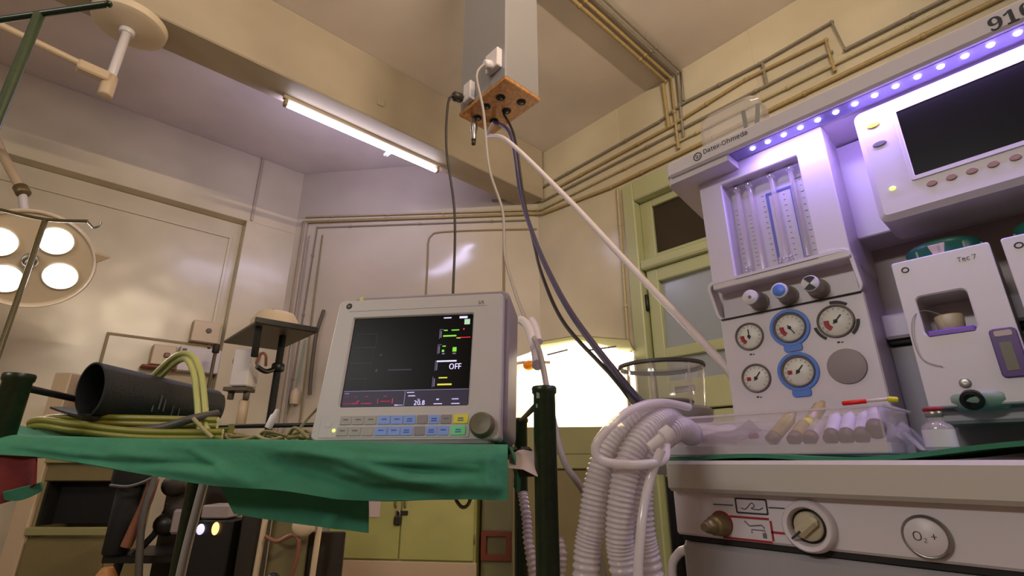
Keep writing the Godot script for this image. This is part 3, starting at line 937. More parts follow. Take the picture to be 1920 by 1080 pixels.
func build_machine():
	var t := thing("anaesthesia_machine", "large white anaesthesia machine with gauges, flowmeters and a lilac light strip under its top shelf", "medical machine", FM, Vector3(-0.05, 0, 0))
	var b: MB
	# carcass
	part("drawer_cabinet", boxes([[-0.43, 0.14, -0.34, 0.42, 0.795, 0.155]], 0.006), "machine_dark", t)
	for q in [[0.50, 0.7925], [0.18, 0.49]]:
		var dr := part("drawer_front", boxes([[-0.432, q[0], 0.155, 0.424, q[1], 0.178]], 0.006), "machine_dark", t)
		part("handle", boxes([[-0.12, q[1] - 0.03, 0.178, 0.12, q[1] - 0.012, 0.195]], 0.004), "machine_dark", dr)
	for q in [[-0.38, 0.1], [0.37, 0.1], [-0.38, -0.28], [0.37, -0.28]]:
		b = mb()
		b.cyl(Vector3(q[0] - 0.014, 0.055, q[1]), Vector3(q[0] + 0.014, 0.055, q[1]), 0.055, 0.008)
		b.bx(Vector3(q[0], 0.115, q[1]), Vector3(0.04, 0.06, 0.05), 0.006)
		part("castor", b, "black", t)
	var cp := part("control_panel", boxes([[-0.437, 0.801, -0.30, 0.425, 0.862, 0.18]], 0.003), "machine", t)
	b = mb()
	b.bx(Vector3(-0.005, 0.798, 0.02), Vector3(0.85, 0.009, 0.31), 0.001)
	part("shadow_gap", b, "seam_dark", t)
	part("worktop", boxes([[-0.434, 0.860, -0.28, 0.43, 0.902, 0.20]], 0.005), "machine_warm", t)
	# controls under the worktop
	b = mb()
	for q in [[[-0.352, 0.8305], [-0.303, 0.8305]], [[-0.300, 0.8275], [-0.300, 0.8065]], [[-0.303, 0.8035], [-0.365, 0.8035]], [[-0.300, 0.8155], [-0.285, 0.8155]]]:
		var a := Vector3(q[0][0], q[0][1], 0.1802)
		var c := Vector3(q[1][0], q[1][1], 0.1802)
		b.bx((a + c) / 2, Vector3(abs(a.x - c.x) + 0.0026, abs(a.y - c.y) + 0.0026, 0.0012), 0.0002)
	b.rg(ell(-0.3665, 0.8205, 0.0165, 0.0165), ell(-0.3665, 0.8205, 0.0125, 0.0125), 0.1798, 0.1808)
	part("red_line", b, "ink_red", cp)
	b = mb()
	b.rg(rr(-0.3435, 0.835, -0.301, 0.8545, 0.002), rr(-0.3415, 0.837, -0.303, 0.8525, 0.0015), 0.1798, 0.1806, Transform3D.IDENTITY, 0.0002)
	b.bx(Vector3(-0.361, 0.8445, 0.1802), Vector3(0.028, 0.0012, 0.001), 0.0002)
	b.bx(Vector3(-0.290, 0.8445, 0.1802), Vector3(0.020, 0.0014, 0.001), 0.0002)
	b.tb(spl(v3([-0.336, 0.842, 0.18, -0.331, 0.8405, 0.18, -0.326, 0.8445, 0.18, -0.321, 0.849, 0.18, -0.318, 0.8445, 0.18, -0.323, 0.842, 0.18, -0.312, 0.841, 0.18, -0.307, 0.844, 0.18]), 0.003), 0.0006, 5)
	part("black_line", b, "ink", cp)
	b = mb()
	b.tb(v3([-0.334, 0.826, 0.18, -0.328, 0.8205, 0.18, -0.312, 0.8225, 0.18, -0.309, 0.819, 0.18]), 0.0009, 5)
	b.tb(v3([-0.326, 0.812, 0.18, -0.326, 0.8165, 0.18, -0.309, 0.8165, 0.18, -0.309, 0.811, 0.18]), 0.0008, 5)
	b.bx(Vector3(-0.310, 0.8105, 0.1802), Vector3(0.005, 0.006, 0.001), 0.0003)
	part("pictogram", b, "ink_soft", cp)
	b = mb()
	b.la([Vector2(0.0145, 0), Vector2(0.0145, 0.008), Vector2(0.012, 0.011), Vector2(0.0125, 0.022), Vector2(0.0105, 0.026), Vector2(0.0085, 0.027), Vector2(0.0085, 0.038), Vector2(0.0065, 0.040), Vector2(0.0065, 0.044), Vector2(0.005, 0.049), Vector2(0, 0.049)], Vector3(-0.366, 0.8195, 0.18), Vector3.BACK, 28)
	part("gas_outlet_port", b, "brass", cp)
	b = mb()
	b.la([Vector2(0.030, 0), Vector2(0.0285, 0.012), Vector2(0.0265, 0.0145), Vector2(0.022, 0.0135), Vector2(0.0195, 0.006), Vector2(0.0192, 0.001)], Vector3(-0.2535, 0.8265, 0.18), Vector3.BACK, 40)
	var kn := part("selector_knob", b, "machine", cp)
	b = mb()
	b.cyl(Vector3(-0.2535, 0.8265, 0.1805), Vector3(-0.2535, 0.8265, 0.183), 0.0195, 0.0003, 32)
	part("well", b, "dark_brown", kn)
	b = mb()
	b.cyl(Vector3(-0.2535, 0.8265, 0.182), Vector3(-0.2535, 0.8265, 0.189), 0.0165, 0.002, 32)
	b.bx(Vector3(-0.2535, 0.8265, 0.193), Vector3(0.032, 0.013, 0.012), 0.004, Basis(Vector3.BACK, deg_to_rad(40)))
	part("grip", b, "beige", kn)
	b = mb()
	b.bx(Vector3(-0.2535 - 0.011, 0.8265 - 0.0095, 0.1995), Vector3(0.014, 0.0026, 0.0010), 0.0002, Basis(Vector3.BACK, deg_to_rad(40)))
	part("pointer_mark", b, "ink", kn)
	b = mb()
	b.la([Vector2(0.0215, 0), Vector2(0.0215, 0.006), Vector2(0.0195, 0.0085), Vector2(0.017, 0.0075), Vector2(0, 0.0085)], Vector3(-0.140, 0.8255, 0.18), Vector3.BACK, 40)
	var fl := part("oxygen_flush_button", b, "steel", cp)
	b = mb()
	b.cyl(Vector3(-0.140, 0.8255, 0.1875), Vector3(-0.140, 0.8255, 0.190), 0.0185, 0.001, 36)
	part("button_face", b, "machine", fl)
	text_part("O", 0.012, "ink", fl, Transform3D(Basis(), Vector3(-0.1465, 0.8260, 0.1895)))
	text_part("2", 0.006, "ink", fl, Transform3D(Basis(), Vector3(-0.1400, 0.8225, 0.1895)))
	text_part("+", 0.011, "ink", fl, Transform3D(Basis(), Vector3(-0.1325, 0.8265, 0.1895)))
	# tower
	part("tower_body", boxes([[-0.406, 0.90, -0.26, -0.183, 1.21, -0.006], [-0.399, 1.20, -0.26, -0.180, 1.45, -0.012]], 0.003), "machine", t)
	part("gauge_panel", boxes([[-0.4105, 0.902, -0.02, -0.1795, 1.1515, 0.0]], 0.002), "machine", t)
	var fh := mb()
	var win := rr(-0.3575, 1.2115, -0.2215, 1.404, 0.003)
	fh.rg(rr(-0.4015, 1.2005, -0.1775, 1.446, 0.004), win, -0.012, 0.032, Transform3D.IDENTITY, 0.002)
	var fm := part("flowmeter_housing", fh, "machine", t)
	b = mb()
	b.bx(Vector3(-0.29, 1.308, -0.0085), Vector3(0.138, 0.20, 0.006), 0.001)
	part("scale_plate", b, "white_plastic", fm)
	b = mb()
	for a in [-0.3395, -0.3165, -0.276, -0.243]:
		b.la([Vector2(0.0045, 0), Vector2(0.0045, 0.178)], Vector3(a, 1.218, 0.006), Vector3.UP, 18)
	part("flow_tube", b, "clear_tint", fm)
	b = mb()
	for a in [-0.3395, -0.3165, -0.276, -0.243]:
		b.cyl(Vector3(a, 1.208, 0.006), Vector3(a, 1.219, 0.006), 0.0075, 0.002, 18)
		b.cyl(Vector3(a, 1.392, 0.006), Vector3(a, 1.403, 0.006), 0.0075, 0.002, 18)
	part("tube_fitting", b, "chrome", fm)
	for a in [-0.3395, -0.281, -0.270]:  # chrome ball clusters added to imitate LED glints at the tube bottoms
		b = mb()
		for k in 5:
			b.ball(Vector3(a + [0.0, 0.004, -0.004, 0.003, -0.003][k], 1.223 + [0.0, 0.004, 0.005, 0.010, 0.011][k], 0.0125), Vector3.ONE * 0.0036, 12, 8)
		part("float", b, "chrome", fm)
	b = mb()
	b.bx(Vector3(-0.292, 1.297, -0.0045), Vector3(0.0042, 0.148, 0.003), 0.0005)
	b.bx(Vector3(-0.250, 1.292, -0.0045), Vector3(0.0042, 0.158, 0.003), 0.0005)
	b.bx(Vector3(-0.271, 1.3695, -0.0045), Vector3(0.046, 0.0042, 0.003), 0.0005)
	part("blue_outline", b, "blue_line", fm)
	b = mb()
	for q in [[-0.351, 0.12], [-0.328, 0.10], [-0.300, 0.13], [-0.264, 0.13], [-0.234, 0.15]]:
		for k in 13:
			b.bx(Vector3(q[0], 1.24 + q[1] * k / 12.0, -0.005), Vector3(0.005 if k % 3 == 0 else 0.003, 0.0008, 0.001), 0.0001)
	part("scale_marks", b, "ink_soft", fm)
	b = mb()
	b.bx(Vector3(-0.229, 1.30, -0.0045), Vector3(0.0012, 0.16, 0.001), 0.0002)
	b.bx(Vector3(-0.2465, 1.30, -0.0045), Vector3(0.0012, 0.16, 0.001), 0.0002)
	b.bx(Vector3(-0.238, 1.381, -0.0045), Vector3(0.014, 0.002, 0.001), 0.0002)
	part("scale_border", b, "ink", fm)
	b = mb()
	for q in [[-0.3405, 1.2155], [-0.318, 1.2165], [-0.283, 1.2185], [-0.240, 1.2225]]:
		b.cyl(Vector3(q[0], q[1], 0.016), Vector3(q[0], q[1], 0.019), 0.0026, 0.0005, 12)
	part("red_mark", b, "pink", fm)
	b = mb()
	b.pz(rr(-0.357, 1.212, -0.222, 1.3935, 0.003), 0.022, 0.0245, 0.0008)
	part("clear_cover", b, "window_film", fm)
	# trough with three needle-valve knobs
	b = mb()
	b.pz(pv([-0.02, 1.1515, -0.012, 1.1515, -0.004, 1.158, -0.004, 1.186, 0.026, 1.203, -0.02, 1.203]), -0.179, 0.0, 0.0, Transform3D(Basis(Vector3(0, 0, 1), Vector3.UP, Vector3(-1, 0, 0)), Vector3(-0.4, 0, 0)))
	var th := part("knob_trough", boxes([[-0.405, 1.1515, -0.02, -0.185, 1.205, -0.008]], 0.001), "machine", t)
	b = mb()
	b.rg(rr(-0.4135, 1.1495, -0.1765, 1.2165, 0.013), rr(-0.4075, 1.1505, -0.1825, 1.2115, 0.010), -0.03, 0.0, Transform3D(Basis(Vector3.RIGHT, Vector3(0, 1, 0.5), Vector3.BACK), Vector3(0, 0, -0.5 * 1.146)), 0.001)
	part("trough_hood", b, "machine", th)
	b = mb()
	b.bx(Vector3(-0.295, 1.1505, 0.0015), Vector3(0.225, 0.0022, 0.004), 0.0004)
	part("shadow_gap", b, "seam_dark", th)
	var kx := [-0.3365, -0.288, -0.2405]
	for i in 3:
		b = mb()
		b.la([Vector2(0.0165, 0), Vector2(0.0165, 0.007), Vector2(0.014, 0.009), Vector2(0.0132, 0.040), Vector2(0.012, 0.042), Vector2(0, 0.042)], Vector3(kx[i], 1.1715, -0.008), Vector3.BACK, 26)
		var k := part("flow_knob", b, "knob_grey", th)
		b = mb()
		b.cyl(Vector3(kx[i], 1.1715, 0.033), Vector3(kx[i], 1.1715, 0.0365), 0.0132, 0.001, 26)
		part("knob_cap", b, "white_plastic", k)
		b = mb()
		if i == 0:
			b.cyl(Vector3(kx[i], 1.1715, 0.0362), Vector3(kx[i], 1.1715, 0.0368), 0.003, 0.0002, 14)
			part("cap_mark", b, "ink_soft", k)
		elif i == 1:
			b.cyl(Vector3(kx[i], 1.1715, 0.036), Vector3(kx[i], 1.1715, 0.037), 0.0105, 0.0003, 26)
			part("blue_cap", b, "blue_plastic", k)
		else:
			for s in [40.0, 220.0]:
				var po := pv([kx[i], 1.1715])
				for j in 7:
					var an := deg_to_rad(s + 15.0 * j)
					po.append(Vector2(kx[i] + cos(an) * 0.0118, 1.1715 + sin(an) * 0.0118))
				b.pz(po, 0.036, 0.0372)
			part("black_quarters", b, "ink", k)
	gauge(t, -0.3625, 1.1115, 0.0245, 90, 2, 0)
	gauge(t, -0.294, 1.1145, 0.0255, -60, 2, 1)
	gauge(t, -0.2255, 1.112, 0.0265, 45, 2, 2)
	gauge(t, -0.362, 1.0375, 0.0245, 50, 1, 0)
	gauge(t, -0.2935, 1.0405, 0.0255, 48, 1, 1)
	b = mb()
	b.la([Vector2(0.0275, 0), Vector2(0.0265, 0.003), Vector2(0.0245, 0.0035), Vector2(0, 0.0035)], Vector3(-0.2235, 1.0395, 0), Vector3.BACK, 36)
	part("blank_disc", b, "blank_disc", t)
	# back panels right of the tower
	part("rear_panel", boxes([[-0.186, 0.90, -0.26, 0.42, 1.47, -0.13]], 0.002), "recess_grey", t)
	part("upper_back_panel", boxes([[-0.184, 1.256, -0.14, 0.42, 1.437, -0.055]], 0.002), "machine", t)
	part("vaporizer_rail", boxes([[-0.184, 1.088, -0.14, 0.42, 1.128, -0.085]], 0.004), "machine", t)
	part("lower_back_panel", boxes([[-0.184, 0.90, -0.14, 0.42, 1.078, -0.10]], 0.003), "machine_dark", t)
	b = mb()
	b.bx(Vector3(0.12, 1.082, -0.1), Vector3(0.6, 0.006, 0.02), 0.001)
	part("shadow_gap", b, "seam_dark", t)
	# top shelf with its light strip
	b = mb()
	var left := 0.0
	for q in [[[-0.437, 0.08], [-0.445, 0.07], [-0.472, -0.12], [-0.472, -0.26], [0.43, -0.26], [0.43, 0.08]]]:
		var po := PackedVector2Array()
		for e in q: po.append(Vector2(e[0], -e[1]))
		b.pz(po, 1.441, 1.466, 0.003, Transform3D(Basis(Vector3.RIGHT, Vector3.FORWARD, Vector3.UP), Vector3.ZERO))
	b.bx(Vector3(-0.0035, 1.4515, 0.0765), Vector3(0.867, 0.033, 0.013), 0.004)
	var po2 := PackedVector2Array()
	for e in [[-0.437, 0.075], [-0.445, 0.066], [-0.470, -0.12], [-0.32, -0.12], [-0.32, 0.075]]: po2.append(Vector2(e[0], -e[1]))
	b.pz(po2, 1.423, 1.45, 0.0, Transform3D(Basis(Vector3.RIGHT, Vector3.FORWARD, Vector3.UP), Vector3.ZERO))
	var sf := part("top_shelf", b, "machine", t)
	b = mb()
	b.bx(Vector3(-0.4, 1.4195, -0.03), Vector3(0.004, 0.0015, 0.018), 0.0004, Basis(Vector3.UP, 0.3))
	part("vent_slot", b, "seam_dark", sf)
	part("light_strip", boxes([[-0.32, 1.4375, 0.036, 0.42, 1.442, 0.069]], 0.001), "led_base", t)
	for k in 26:
		b = mb()
		var a := -0.281 + 0.0268 * k
		if a > 0.41: break
		b.ball(Vector3(a, 1.4370, 0.057), Vector3(0.0046, 0.004, 0.0036), 12, 8)
		part("diode", b, "led_glow", t)
	area(t, Vector3(0.07, 1.4305, 0.064), towards(Vector3(0, -1, -0.4)), Vector2(0.70, 0.010), Color(0.66, 0.57, 1.0), 0.22)
	# lettering and round mark on the shelf front
	text_part("Datex-Ohmeda", 0.0125, "ink", t, Transform3D(Basis(), Vector3(-0.318, 1.456, 0.083)))
	b = mb()
	b.rg(ell(-0.372, 1.4525, 0.0085, 0.0085), ell(-0.372, 1.4525, 0.0068, 0.0068), 0.082, 0.0838, Transform3D.IDENTITY, 0.0002)
	b.tb(spl(v3([-0.3765, 1.4525, 0.083, -0.374, 1.456, 0.083, -0.3715, 1.453, 0.083, -0.3745, 1.4495, 0.083, -0.369, 1.450, 0.083, -0.3675, 1.455, 0.083]), 0.001), 0.0007, 5)
	part("round_emblem", b, "ink", t)
	text_part("9100c", 0.027, "ink", t, Transform3D(Basis(), Vector3(0.080, 1.4475, 0.083)), "lettering", true)
	# display unit
	b = mb()
	b.pz(rr(-0.131, 1.238, 0.42, 1.432, 0.012), -0.06, 0.040, 0.008)
	var dp := part("display_unit", b, "machine", t)
	b = mb()
	b.rg(rr(-0.082, 1.286, 0.30, 1.409, 0.003), rr(-0.0765, 1.2925, 0.294, 1.403, 0.002), 0.038, 0.0425, Transform3D.IDENTITY, 0.001)
	part("screen_bezel", b, "machine", dp)
	part("screen", boxes([[-0.078, 1.291, 0.036, 0.296, 1.404, 0.041]], 0.0005), "screen_dark", dp)
	for k in 13:
		b = mb()
		b.pz(ell(-0.0615 + 0.0216 * k, 1.2735, 0.0062, 0.0046, 20), 0.04, 0.0422, 0.0008)
		part("button", b, "button_tan", dp)
	b = mb()
	b.pz(ell(-0.1075, 1.397, 0.0085, 0.0042, 22), 0.04, 0.042, 0.0006)
	part("alarm_button", b, "yellow", dp, "yellow button")
	b = mb()
	b.pz(ell(-0.106, 1.3625, 0.009, 0.0042, 22), 0.04, 0.042, 0.0006)
	part("mute_button", b, "ink_soft", dp, "grey button")
	b = mb()
	b.ball(Vector3(-0.1055, 1.2845, 0.0405), Vector3(0.004, 0.003, 0.002), 14, 8)
	part("indicator_light", b, "led_green", dp)
	# breathing block under the bellows, on an arm from the cabinet
	b = mb()
	b.bx(Vector3(-0.56, 0.925, -0.13), Vector3(0.17, 0.10, 0.14), 0.02)
	b.bx(Vector3(-0.46, 0.86, -0.16), Vector3(0.14, 0.06, 0.12), 0.01)
	part("breathing_block", b, "machine_dark", t)
	part("side_frame", boxes([[-0.60, 0.42, -0.24, -0.436, 0.875, -0.19], [-0.60, 0.42, -0.19, -0.57, 0.875, -0.06]], 0.006), "black_matt", t)
	b = mb()
	b.cyl(Vector3(-0.56, 0.74, -0.12), Vector3(-0.56, 0.88, -0.12), 0.055, 0.01)
	part("absorber_canister", b, "dark_brown", t)
	# bellows housing
	var bw := thing("bellows_housing", "clear round bellows dome with a dark rim on a grey plate left of the gauges", "bellows", FM, Vector3(-0.612, 0.975, -0.11))
	var c := Vector3(-0.612, 0, -0.11)
	b = mb()
	b.la([Vector2(0, 0.975), Vector2(0.088, 0.975), Vector2(0.098, 0.985), Vector2(0.100, 1.005), Vector2(0.092, 1.011), Vector2(0, 1.011)], c, Vector3.UP, 44)
	part("base_plate", b, "machine_dark", bw)
	b = mb()
	b.la([Vector2(0.080, 1.010), Vector2(0.0865, 1.02), Vector2(0.092, 1.10), Vector2(0.089, 1.106), Vector2(0.0, 1.108)], c, Vector3.UP, 44)
	part("dome", b, "clear_plastic", bw)
	b = mb()
	b.la([Vector2(0.0925, 1.098), Vector2(0.0955, 1.101), Vector2(0.0945, 1.107), Vector2(0.090, 1.108)], c, Vector3.UP, 44)
	part("rim", b, "tube_grey", bw)
	for k in 7:
		var an := TAU * k / 7.0 + 0.35
		b = mb()
		var d := Vector3(cos(an), 0, sin(an))
		b.tb([c + d * 0.084 + Vector3(0, 1.012, 0), c + d * 0.0915 + Vector3(0, 1.10, 0)], 0.0028, 8)
		part("rib", b, "pink_rib" if M.has("pink_rib") else "clear_tint", bw)
	b = mb()
	b.la([Vector2(0, 1.012), Vector2(0.06, 1.012), Vector2(0.064, 1.016), Vector2(0.06, 1.020), Vector2(0.064, 1.024), Vector2(0.06, 1.028), Vector2(0, 1.029)], c, Vector3.UP, 30)
	part("bellows", b, "tube_grey", bw)
	b = mb()
	b.bx(c + Vector3(0.03, 1.055, -0.04), Vector3(0.05, 0.014, 0.004), 0.001)
	part("label", b, "white_plastic", bw)

func vaporizer(x: float, label: String, withtext: bool):
	var t := thing("vaporizer", label, "vaporizer", FM, Vector3(x + 0.053, 0.965, -0.02), "vaporizers on the machine")
	var b := mb()
	# body with a window opening in its front
	var z := 0.04
	b.rg(rr(x, 0.967, x + 0.106, 1.1715, 0.003), rr(x + 0.017, 1.0605, x + 0.071, 1.116, 0.007), -0.03, z, Transform3D.IDENTITY, 0.002)
	b.bx(Vector3(x + 0.053, 1.069, -0.0575), Vector3(0.106, 0.204, 0.058), 0.003)
	part("body", b, "machine", t)
	b = mb()
	b.la([Vector2(0, 1.158), Vector2(0.0435, 1.158), Vector2(0.0445, 1.186), Vector2(0.042, 1.193), Vector2(0.036, 1.1965), Vector2(0, 1.1965)], Vector3(x + 0.056, 0, -0.012), Vector3.UP, 44)
	var dl := part("dial", b, "dial_green", t)
	b = mb()
	b.pz(pv([x + 0.048, 1.1725, x + 0.060, 1.1725, x + 0.0635, 1.187, x + 0.0445, 1.187]), 0.028, 0.0335, 0.001)
	part("dial_label", b, "paper", dl)
	b = mb()
	for k in 5:
		var an := deg_to_rad(200.0 + 35.0 * k)
		b.bx(Vector3(x + 0.056 + cos(an) * 0.0447, 1.180, -0.012 - sin(an) * 0.0447), Vector3(0.003, 0.010, 0.003), 0.001, Basis(Vector3.UP, an))
	part("dial_marks", b, "pale_green", dl)
	b = mb()
	b.bx(Vector3(x + 0.044, 1.0625, 0.018), Vector3(0.050, 0.009, 0.046), 0.002)
	part("purple_band", b, "purple", t)
	b = mb()
	b.la([Vector2(0, 0), Vector2(0.0135, 0), Vector2(0.0145, 0.002), Vector2(0.016, 0.019), Vector2(0.0145, 0.021), Vector2(0, 0.021)], Vector3(x + 0.044, 1.0665, 0.022), Vector3.UP, 28)
	part("filler_cap", b, "beige", t)
	b = mb()
	b.tb(spl(v3([x + 0.04, 1.088, 0.022, x + 0.022, 1.098, 0.03, x + 0.010, 1.088, 0.045, x + 0.004, 1.06, 0.048, x + 0.008, 1.03, 0.047, x + 0.026, 1.018, 0.043]), 0.004), 0.0007, 6)
	part("retaining_cord", b, "cord_grey", t)
	b = mb()
	b.pz(rr(x + 0.079, 0.997, x + 0.1045, 1.0575, 0.005), z - 0.001, z + 0.0035, 0.001)
	var lb := part("name_panel", b, "purple_dark", t)
	b = mb()
	b.pz(rr(x + 0.0835, 1.0475, x + 0.100, 1.0545, 0.002), z + 0.003, z + 0.0042)
	part("panel_text", b, "paper", lb)
	b = mb()
	b.pz(rr(x + 0.0855, 1.005, x + 0.0965, 1.040, 0.001), z + 0.003, z + 0.0042)
	part("level_window", b, "knob_olive", lb)
	b = mb()
	b.la([Vector2(0.0062, 0), Vector2(0.0062, 0.002), Vector2(0.0045, 0.003), Vector2(0, 0.0025)], Vector3(x + 0.043, 0.995, z), Vector3.BACK, 20)
	part("screw", b, "steel", t)
	b = mb()
	b.la([Vector2(0, 0.962), Vector2(0.024, 0.962), Vector2(0.034, 0.972), Vector2(0.034, 0.979), Vector2(0.0315, 0.982), Vector2(0, 0.982)], Vector3(x + 0.050, 0, 0.018), Vector3.UP, 36)
	part("drain_base", b, "pale_green", t)
	b = mb()
	b.la([Vector2(0.012, -0.006), Vector2(0.012, 0.002), Vector2(0.0085, 0.003), Vector2(0.006, -0.002), Vector2(0, -0.002)], Vector3(x + 0.046, 0.9725, 0.0525), Vector3(0, -0.35, 0.94), 26)
	part("drain_plug", b, "black", t)
	b = mb()
	b.bx(Vector3(x + 0.0, 0.0, 0.0) + Vector3(0.053, 0.957, -0.03), Vector3(0.104, 0.02, 0.09), 0.004)
	part("foot", b, "machine_dark", t)
	b = mb()
	b.rg(ell(x + 0.0145, 1.1575, 0.0046, 0.0042), ell(x + 0.0145, 1.1575, 0.0030, 0.0027), z - 0.0005, z + 0.0008, Transform3D.IDENTITY, 0.0002)
	part("round_emblem", b, "ink", t)
	if withtext:
		text_part("Tec 7", 0.0085, "ink_soft", t, Transform3D(Basis(), Vector3(x + 0.081, 1.1555, z)))

func build_worktop_things():
	vaporizer(-0.1315, "white vaporizer with a green dial and a purple label, nearer the pressure gauges", true)
	vaporizer(-0.0145, "white vaporizer with a green dial, cut off by the right edge of the picture", false)
	var b: MB
	# container lying on the top shelf
	var t := thing("plastic_tub", "clear plastic tub upside down on the machine's top shelf, with green strips inside", "tub", FM, Vector3(-0.35, 1.466, -0.03))
	b = mb()
	var fr := Transform3D(Basis(), Vector3.ZERO)
	b.pz(rr(-0.411, 1.467, -0.282, 1.618, 0.028, 8), -0.075, -0.022, 0.012)
	part("tub", b, "bowl_plastic", t)
	for q in [[-0.322, 0.0, 0.008], [-0.302, -0.2, 0.008]]:
		b = mb()
		b.bx(Vector3(q[0], 1.545, -0.05), Vector3(q[2], 0.11, 0.006), 0.001, Basis(Vector3.BACK, q[1]))
		part("green_strip", b, "pole_green", t)
	# green cloth on the worktop
	place(FM, Vector3(-0.05, 0.902, 0.08))
	b = mb()
	b.sh(func(u, v): return Vector3(lerpf(-0.455, 0.30, u), 0.9055 + 0.019 * smoothstep(0.40, 0.66, u) + 0.0025 * sin(u * 21.0 + v * 4.0) * v, lerpf(-0.06, 0.186 + 0.006 * sin(u * 13.0), v) ), 60, 14, 0.005)
	solo("green_cloth", b, "green_cloth", "folded green cloth spread on the machine's worktop under the clear tray", "cloth")
	# clear tray with syringes and ampoules
	var ty := 0.9095
	var tr := thing("clear_tray", "clear plastic tray of vials and syringes on the anaesthesia machine's worktop", "tray", FM, Vector3(-0.315, ty, 0.10))
	b = mb()
	b.pz(rr(-0.469, 0.03, -0.158, 0.163, 0.006), 0, 0.0022, 0.0, Transform3D(Basis(Vector3.RIGHT, Vector3(0, 0, 1), Vector3.UP), Vector3(0, ty, 0)))
	part("floor", b, "frost_plastic", tr)
	b = mb()
	for q in [[-0.315, 0.163, 0.311, 0.0], [-0.315, 0.03, 0.311, 0.0]]:
		b.bx(Vector3(q[0], ty + 0.0275, q[1]), Vector3(q[2], 0.055, 0.0018), 0.0006)
	for q in [[-0.469, 0.0965], [-0.161, 0.0965]]:
		b.bx(Vector3(q[0], ty + 0.0275, q[1]), Vector3(0.0018, 0.055, 0.133), 0.0006)
	part("wall", b, "tray_wall", tr)
	b = mb()
	var ro := rr(-0.474, 0.025, -0.153, 0.168, 0.007)
	var ri := rr(-0.468, 0.031, -0.159, 0.162, 0.005)
	b.rg(ro, ri, -ty - 0.056, -ty - 0.053, Transform3D(Basis(Vector3.RIGHT, Vector3(0, 0, 1), Vector3(0, -1, 0)), Vector3.ZERO), 0.0005)
	part("rim", b, "frost_plastic", tr)
	b = mb()
	b.rg(rr(-0.470, 0.029, -0.157, 0.1645, 0.006), rr(-0.466, 0.033, -0.161, 0.1615, 0.005), -ty - 0.0125, -ty - 0.001, Transform3D(Basis(Vector3.RIGHT, Vector3(0, 0, 1), Vector3(0, -1, 0)), Vector3.ZERO), 0.0005)
	part("foot_band", b, "frost_plastic", tr)
	# ampoules leaning with their caps to the front
	var amp := [[-0.2985, 0.9305, 0.136, 0.022, 0.030, -0.02, 1, "amber ampoule with a brown cap, lying leftmost of the ampoules in the clear tray"],
		[-0.2665, 0.9295, 0.145, 0.004, 0.030, -0.055, 1, "amber ampoule with a tan cap, second from the left in the clear tray"],
		[-0.247, 0.9295, 0.146, 0.004, 0.030, -0.055, 2, "pale glass ampoule with a tan cap, third from the left in the clear tray"],
		[-0.2215, 0.930, 0.147, 0.001, 0.038, -0.05, 0, "white ampoule with a dark cap, left one of three standing close together"],
		[-0.2045, 0.930, 0.147, 0.0, 0.038, -0.05, 0, "white ampoule with a dark cap, middle one of three standing close together"],
		[-0.1875, 0.930, 0.147, 0.0, 0.038, -0.05, 0, "white ampoule with a dark cap, right one of three standing close together"],
		[-0.1725, 0.9375, 0.142, -0.002, 0.036, -0.05, 3, "fat white ampoule with a square brown cap at the right end of the clear tray"],
		[-0.262, 0.949, 0.098, 0.012, 0.028, -0.03, 4, "yellow capped ampoule lying on top of the others in the clear tray"]]
	for q in amp:
		var p := Vector3(q[0], q[1], q[2])
		var d := Vector3(q[3], q[4], q[5]).normalized()
		var a := thing("ampoule", q[7], "ampoule", FM, p, "ampoules in the clear tray")
		b = mb()
		var rb := 0.0086 if q[6] != 3 else 0.0105
		b.la([Vector2(0, 0.002), Vector2(rb, 0.003), Vector2(rb, 0.034), Vector2(rb * 0.6, 0.040), Vector2(rb * 0.35, 0.046), Vector2(0, 0.048)], p + d * 0.006, d, 20)
		part("body", b, ["vial_body", "vial_amber", "clear_tint", "vial_body", "vial_amber"][q[6]], a)
		b = mb()
		b.cyl(p - d * 0.006, p + d * 0.009, rb + 0.0004, 0.002, 20)
		part("cap", b, ["cap_brown", "cap_tan", "cap_tan", "cap_brown", "label_yellow"][q[6]], a)
	# syringes on the left half
	for q in [[-0.445, 0.9185, 0.14, 0.16, 0.0, -0.002, "clear syringe lying along the front at the left of the clear tray"], [-0.440, 0.934, 0.10, 0.15, 0.004, 0.012, "clear syringe lying behind another at the left of the clear tray"]]:
		var p := Vector3(q[0], q[1], q[2])
		var d := Vector3(q[3], q[4], q[5]).normalized()
		var s := thing("syringe", q[6], "syringe", FM, p, "syringes in the clear tray")
		b = mb()
		b.la([Vector2(0, 0.018), Vector2(0.008, 0.020), Vector2(0.008, 0.085), Vector2(0.004, 0.09), Vector2(0.002, 0.10), Vector2(0, 0.10)], p, d, 18)
		part("barrel", b, "clear_tint", s)
		b = mb()
		b.cyl(p, p + d * 0.03, 0.004, 0.001, 12)
		b.cyl(p, p + d * 0.003, 0.0085, 0.001, 16)
		part("plunger", b, "hose_white", s)
		b = mb()
		b.cyl(p + d * 0.098, p + d * 0.112, 0.0042, 0.001, 12)
		part("hub", b, "pink", s)
	# packet of folded film filling the left of the tray
	place(FM, Vector3(-0.40, 0.93, 0.09))
	b = mb()
	b.sh(func(u, v): return Vector3(lerpf(-0.462, -0.318, u), 0.9485 + 0.010 * sin(u * 5.0 + v * 2.0) + 0.003 * sin(u * 17.0) * cos(v * 9.0), lerpf(0.05, 0.155, v)), 24, 14, 0.0015)
	solo("film_packet", b, "frost_plastic", "crinkled clear film packet lying over the syringes in the clear tray", "packet")
	place(FM, Vector3(-0.18, 0.967, 0.09))
	b = mb()
	b.cyl(Vector3(-0.213, 0.9685, 0.10), Vector3(-0.181, 0.970, 0.098), 0.0026, 0.0008, 10)
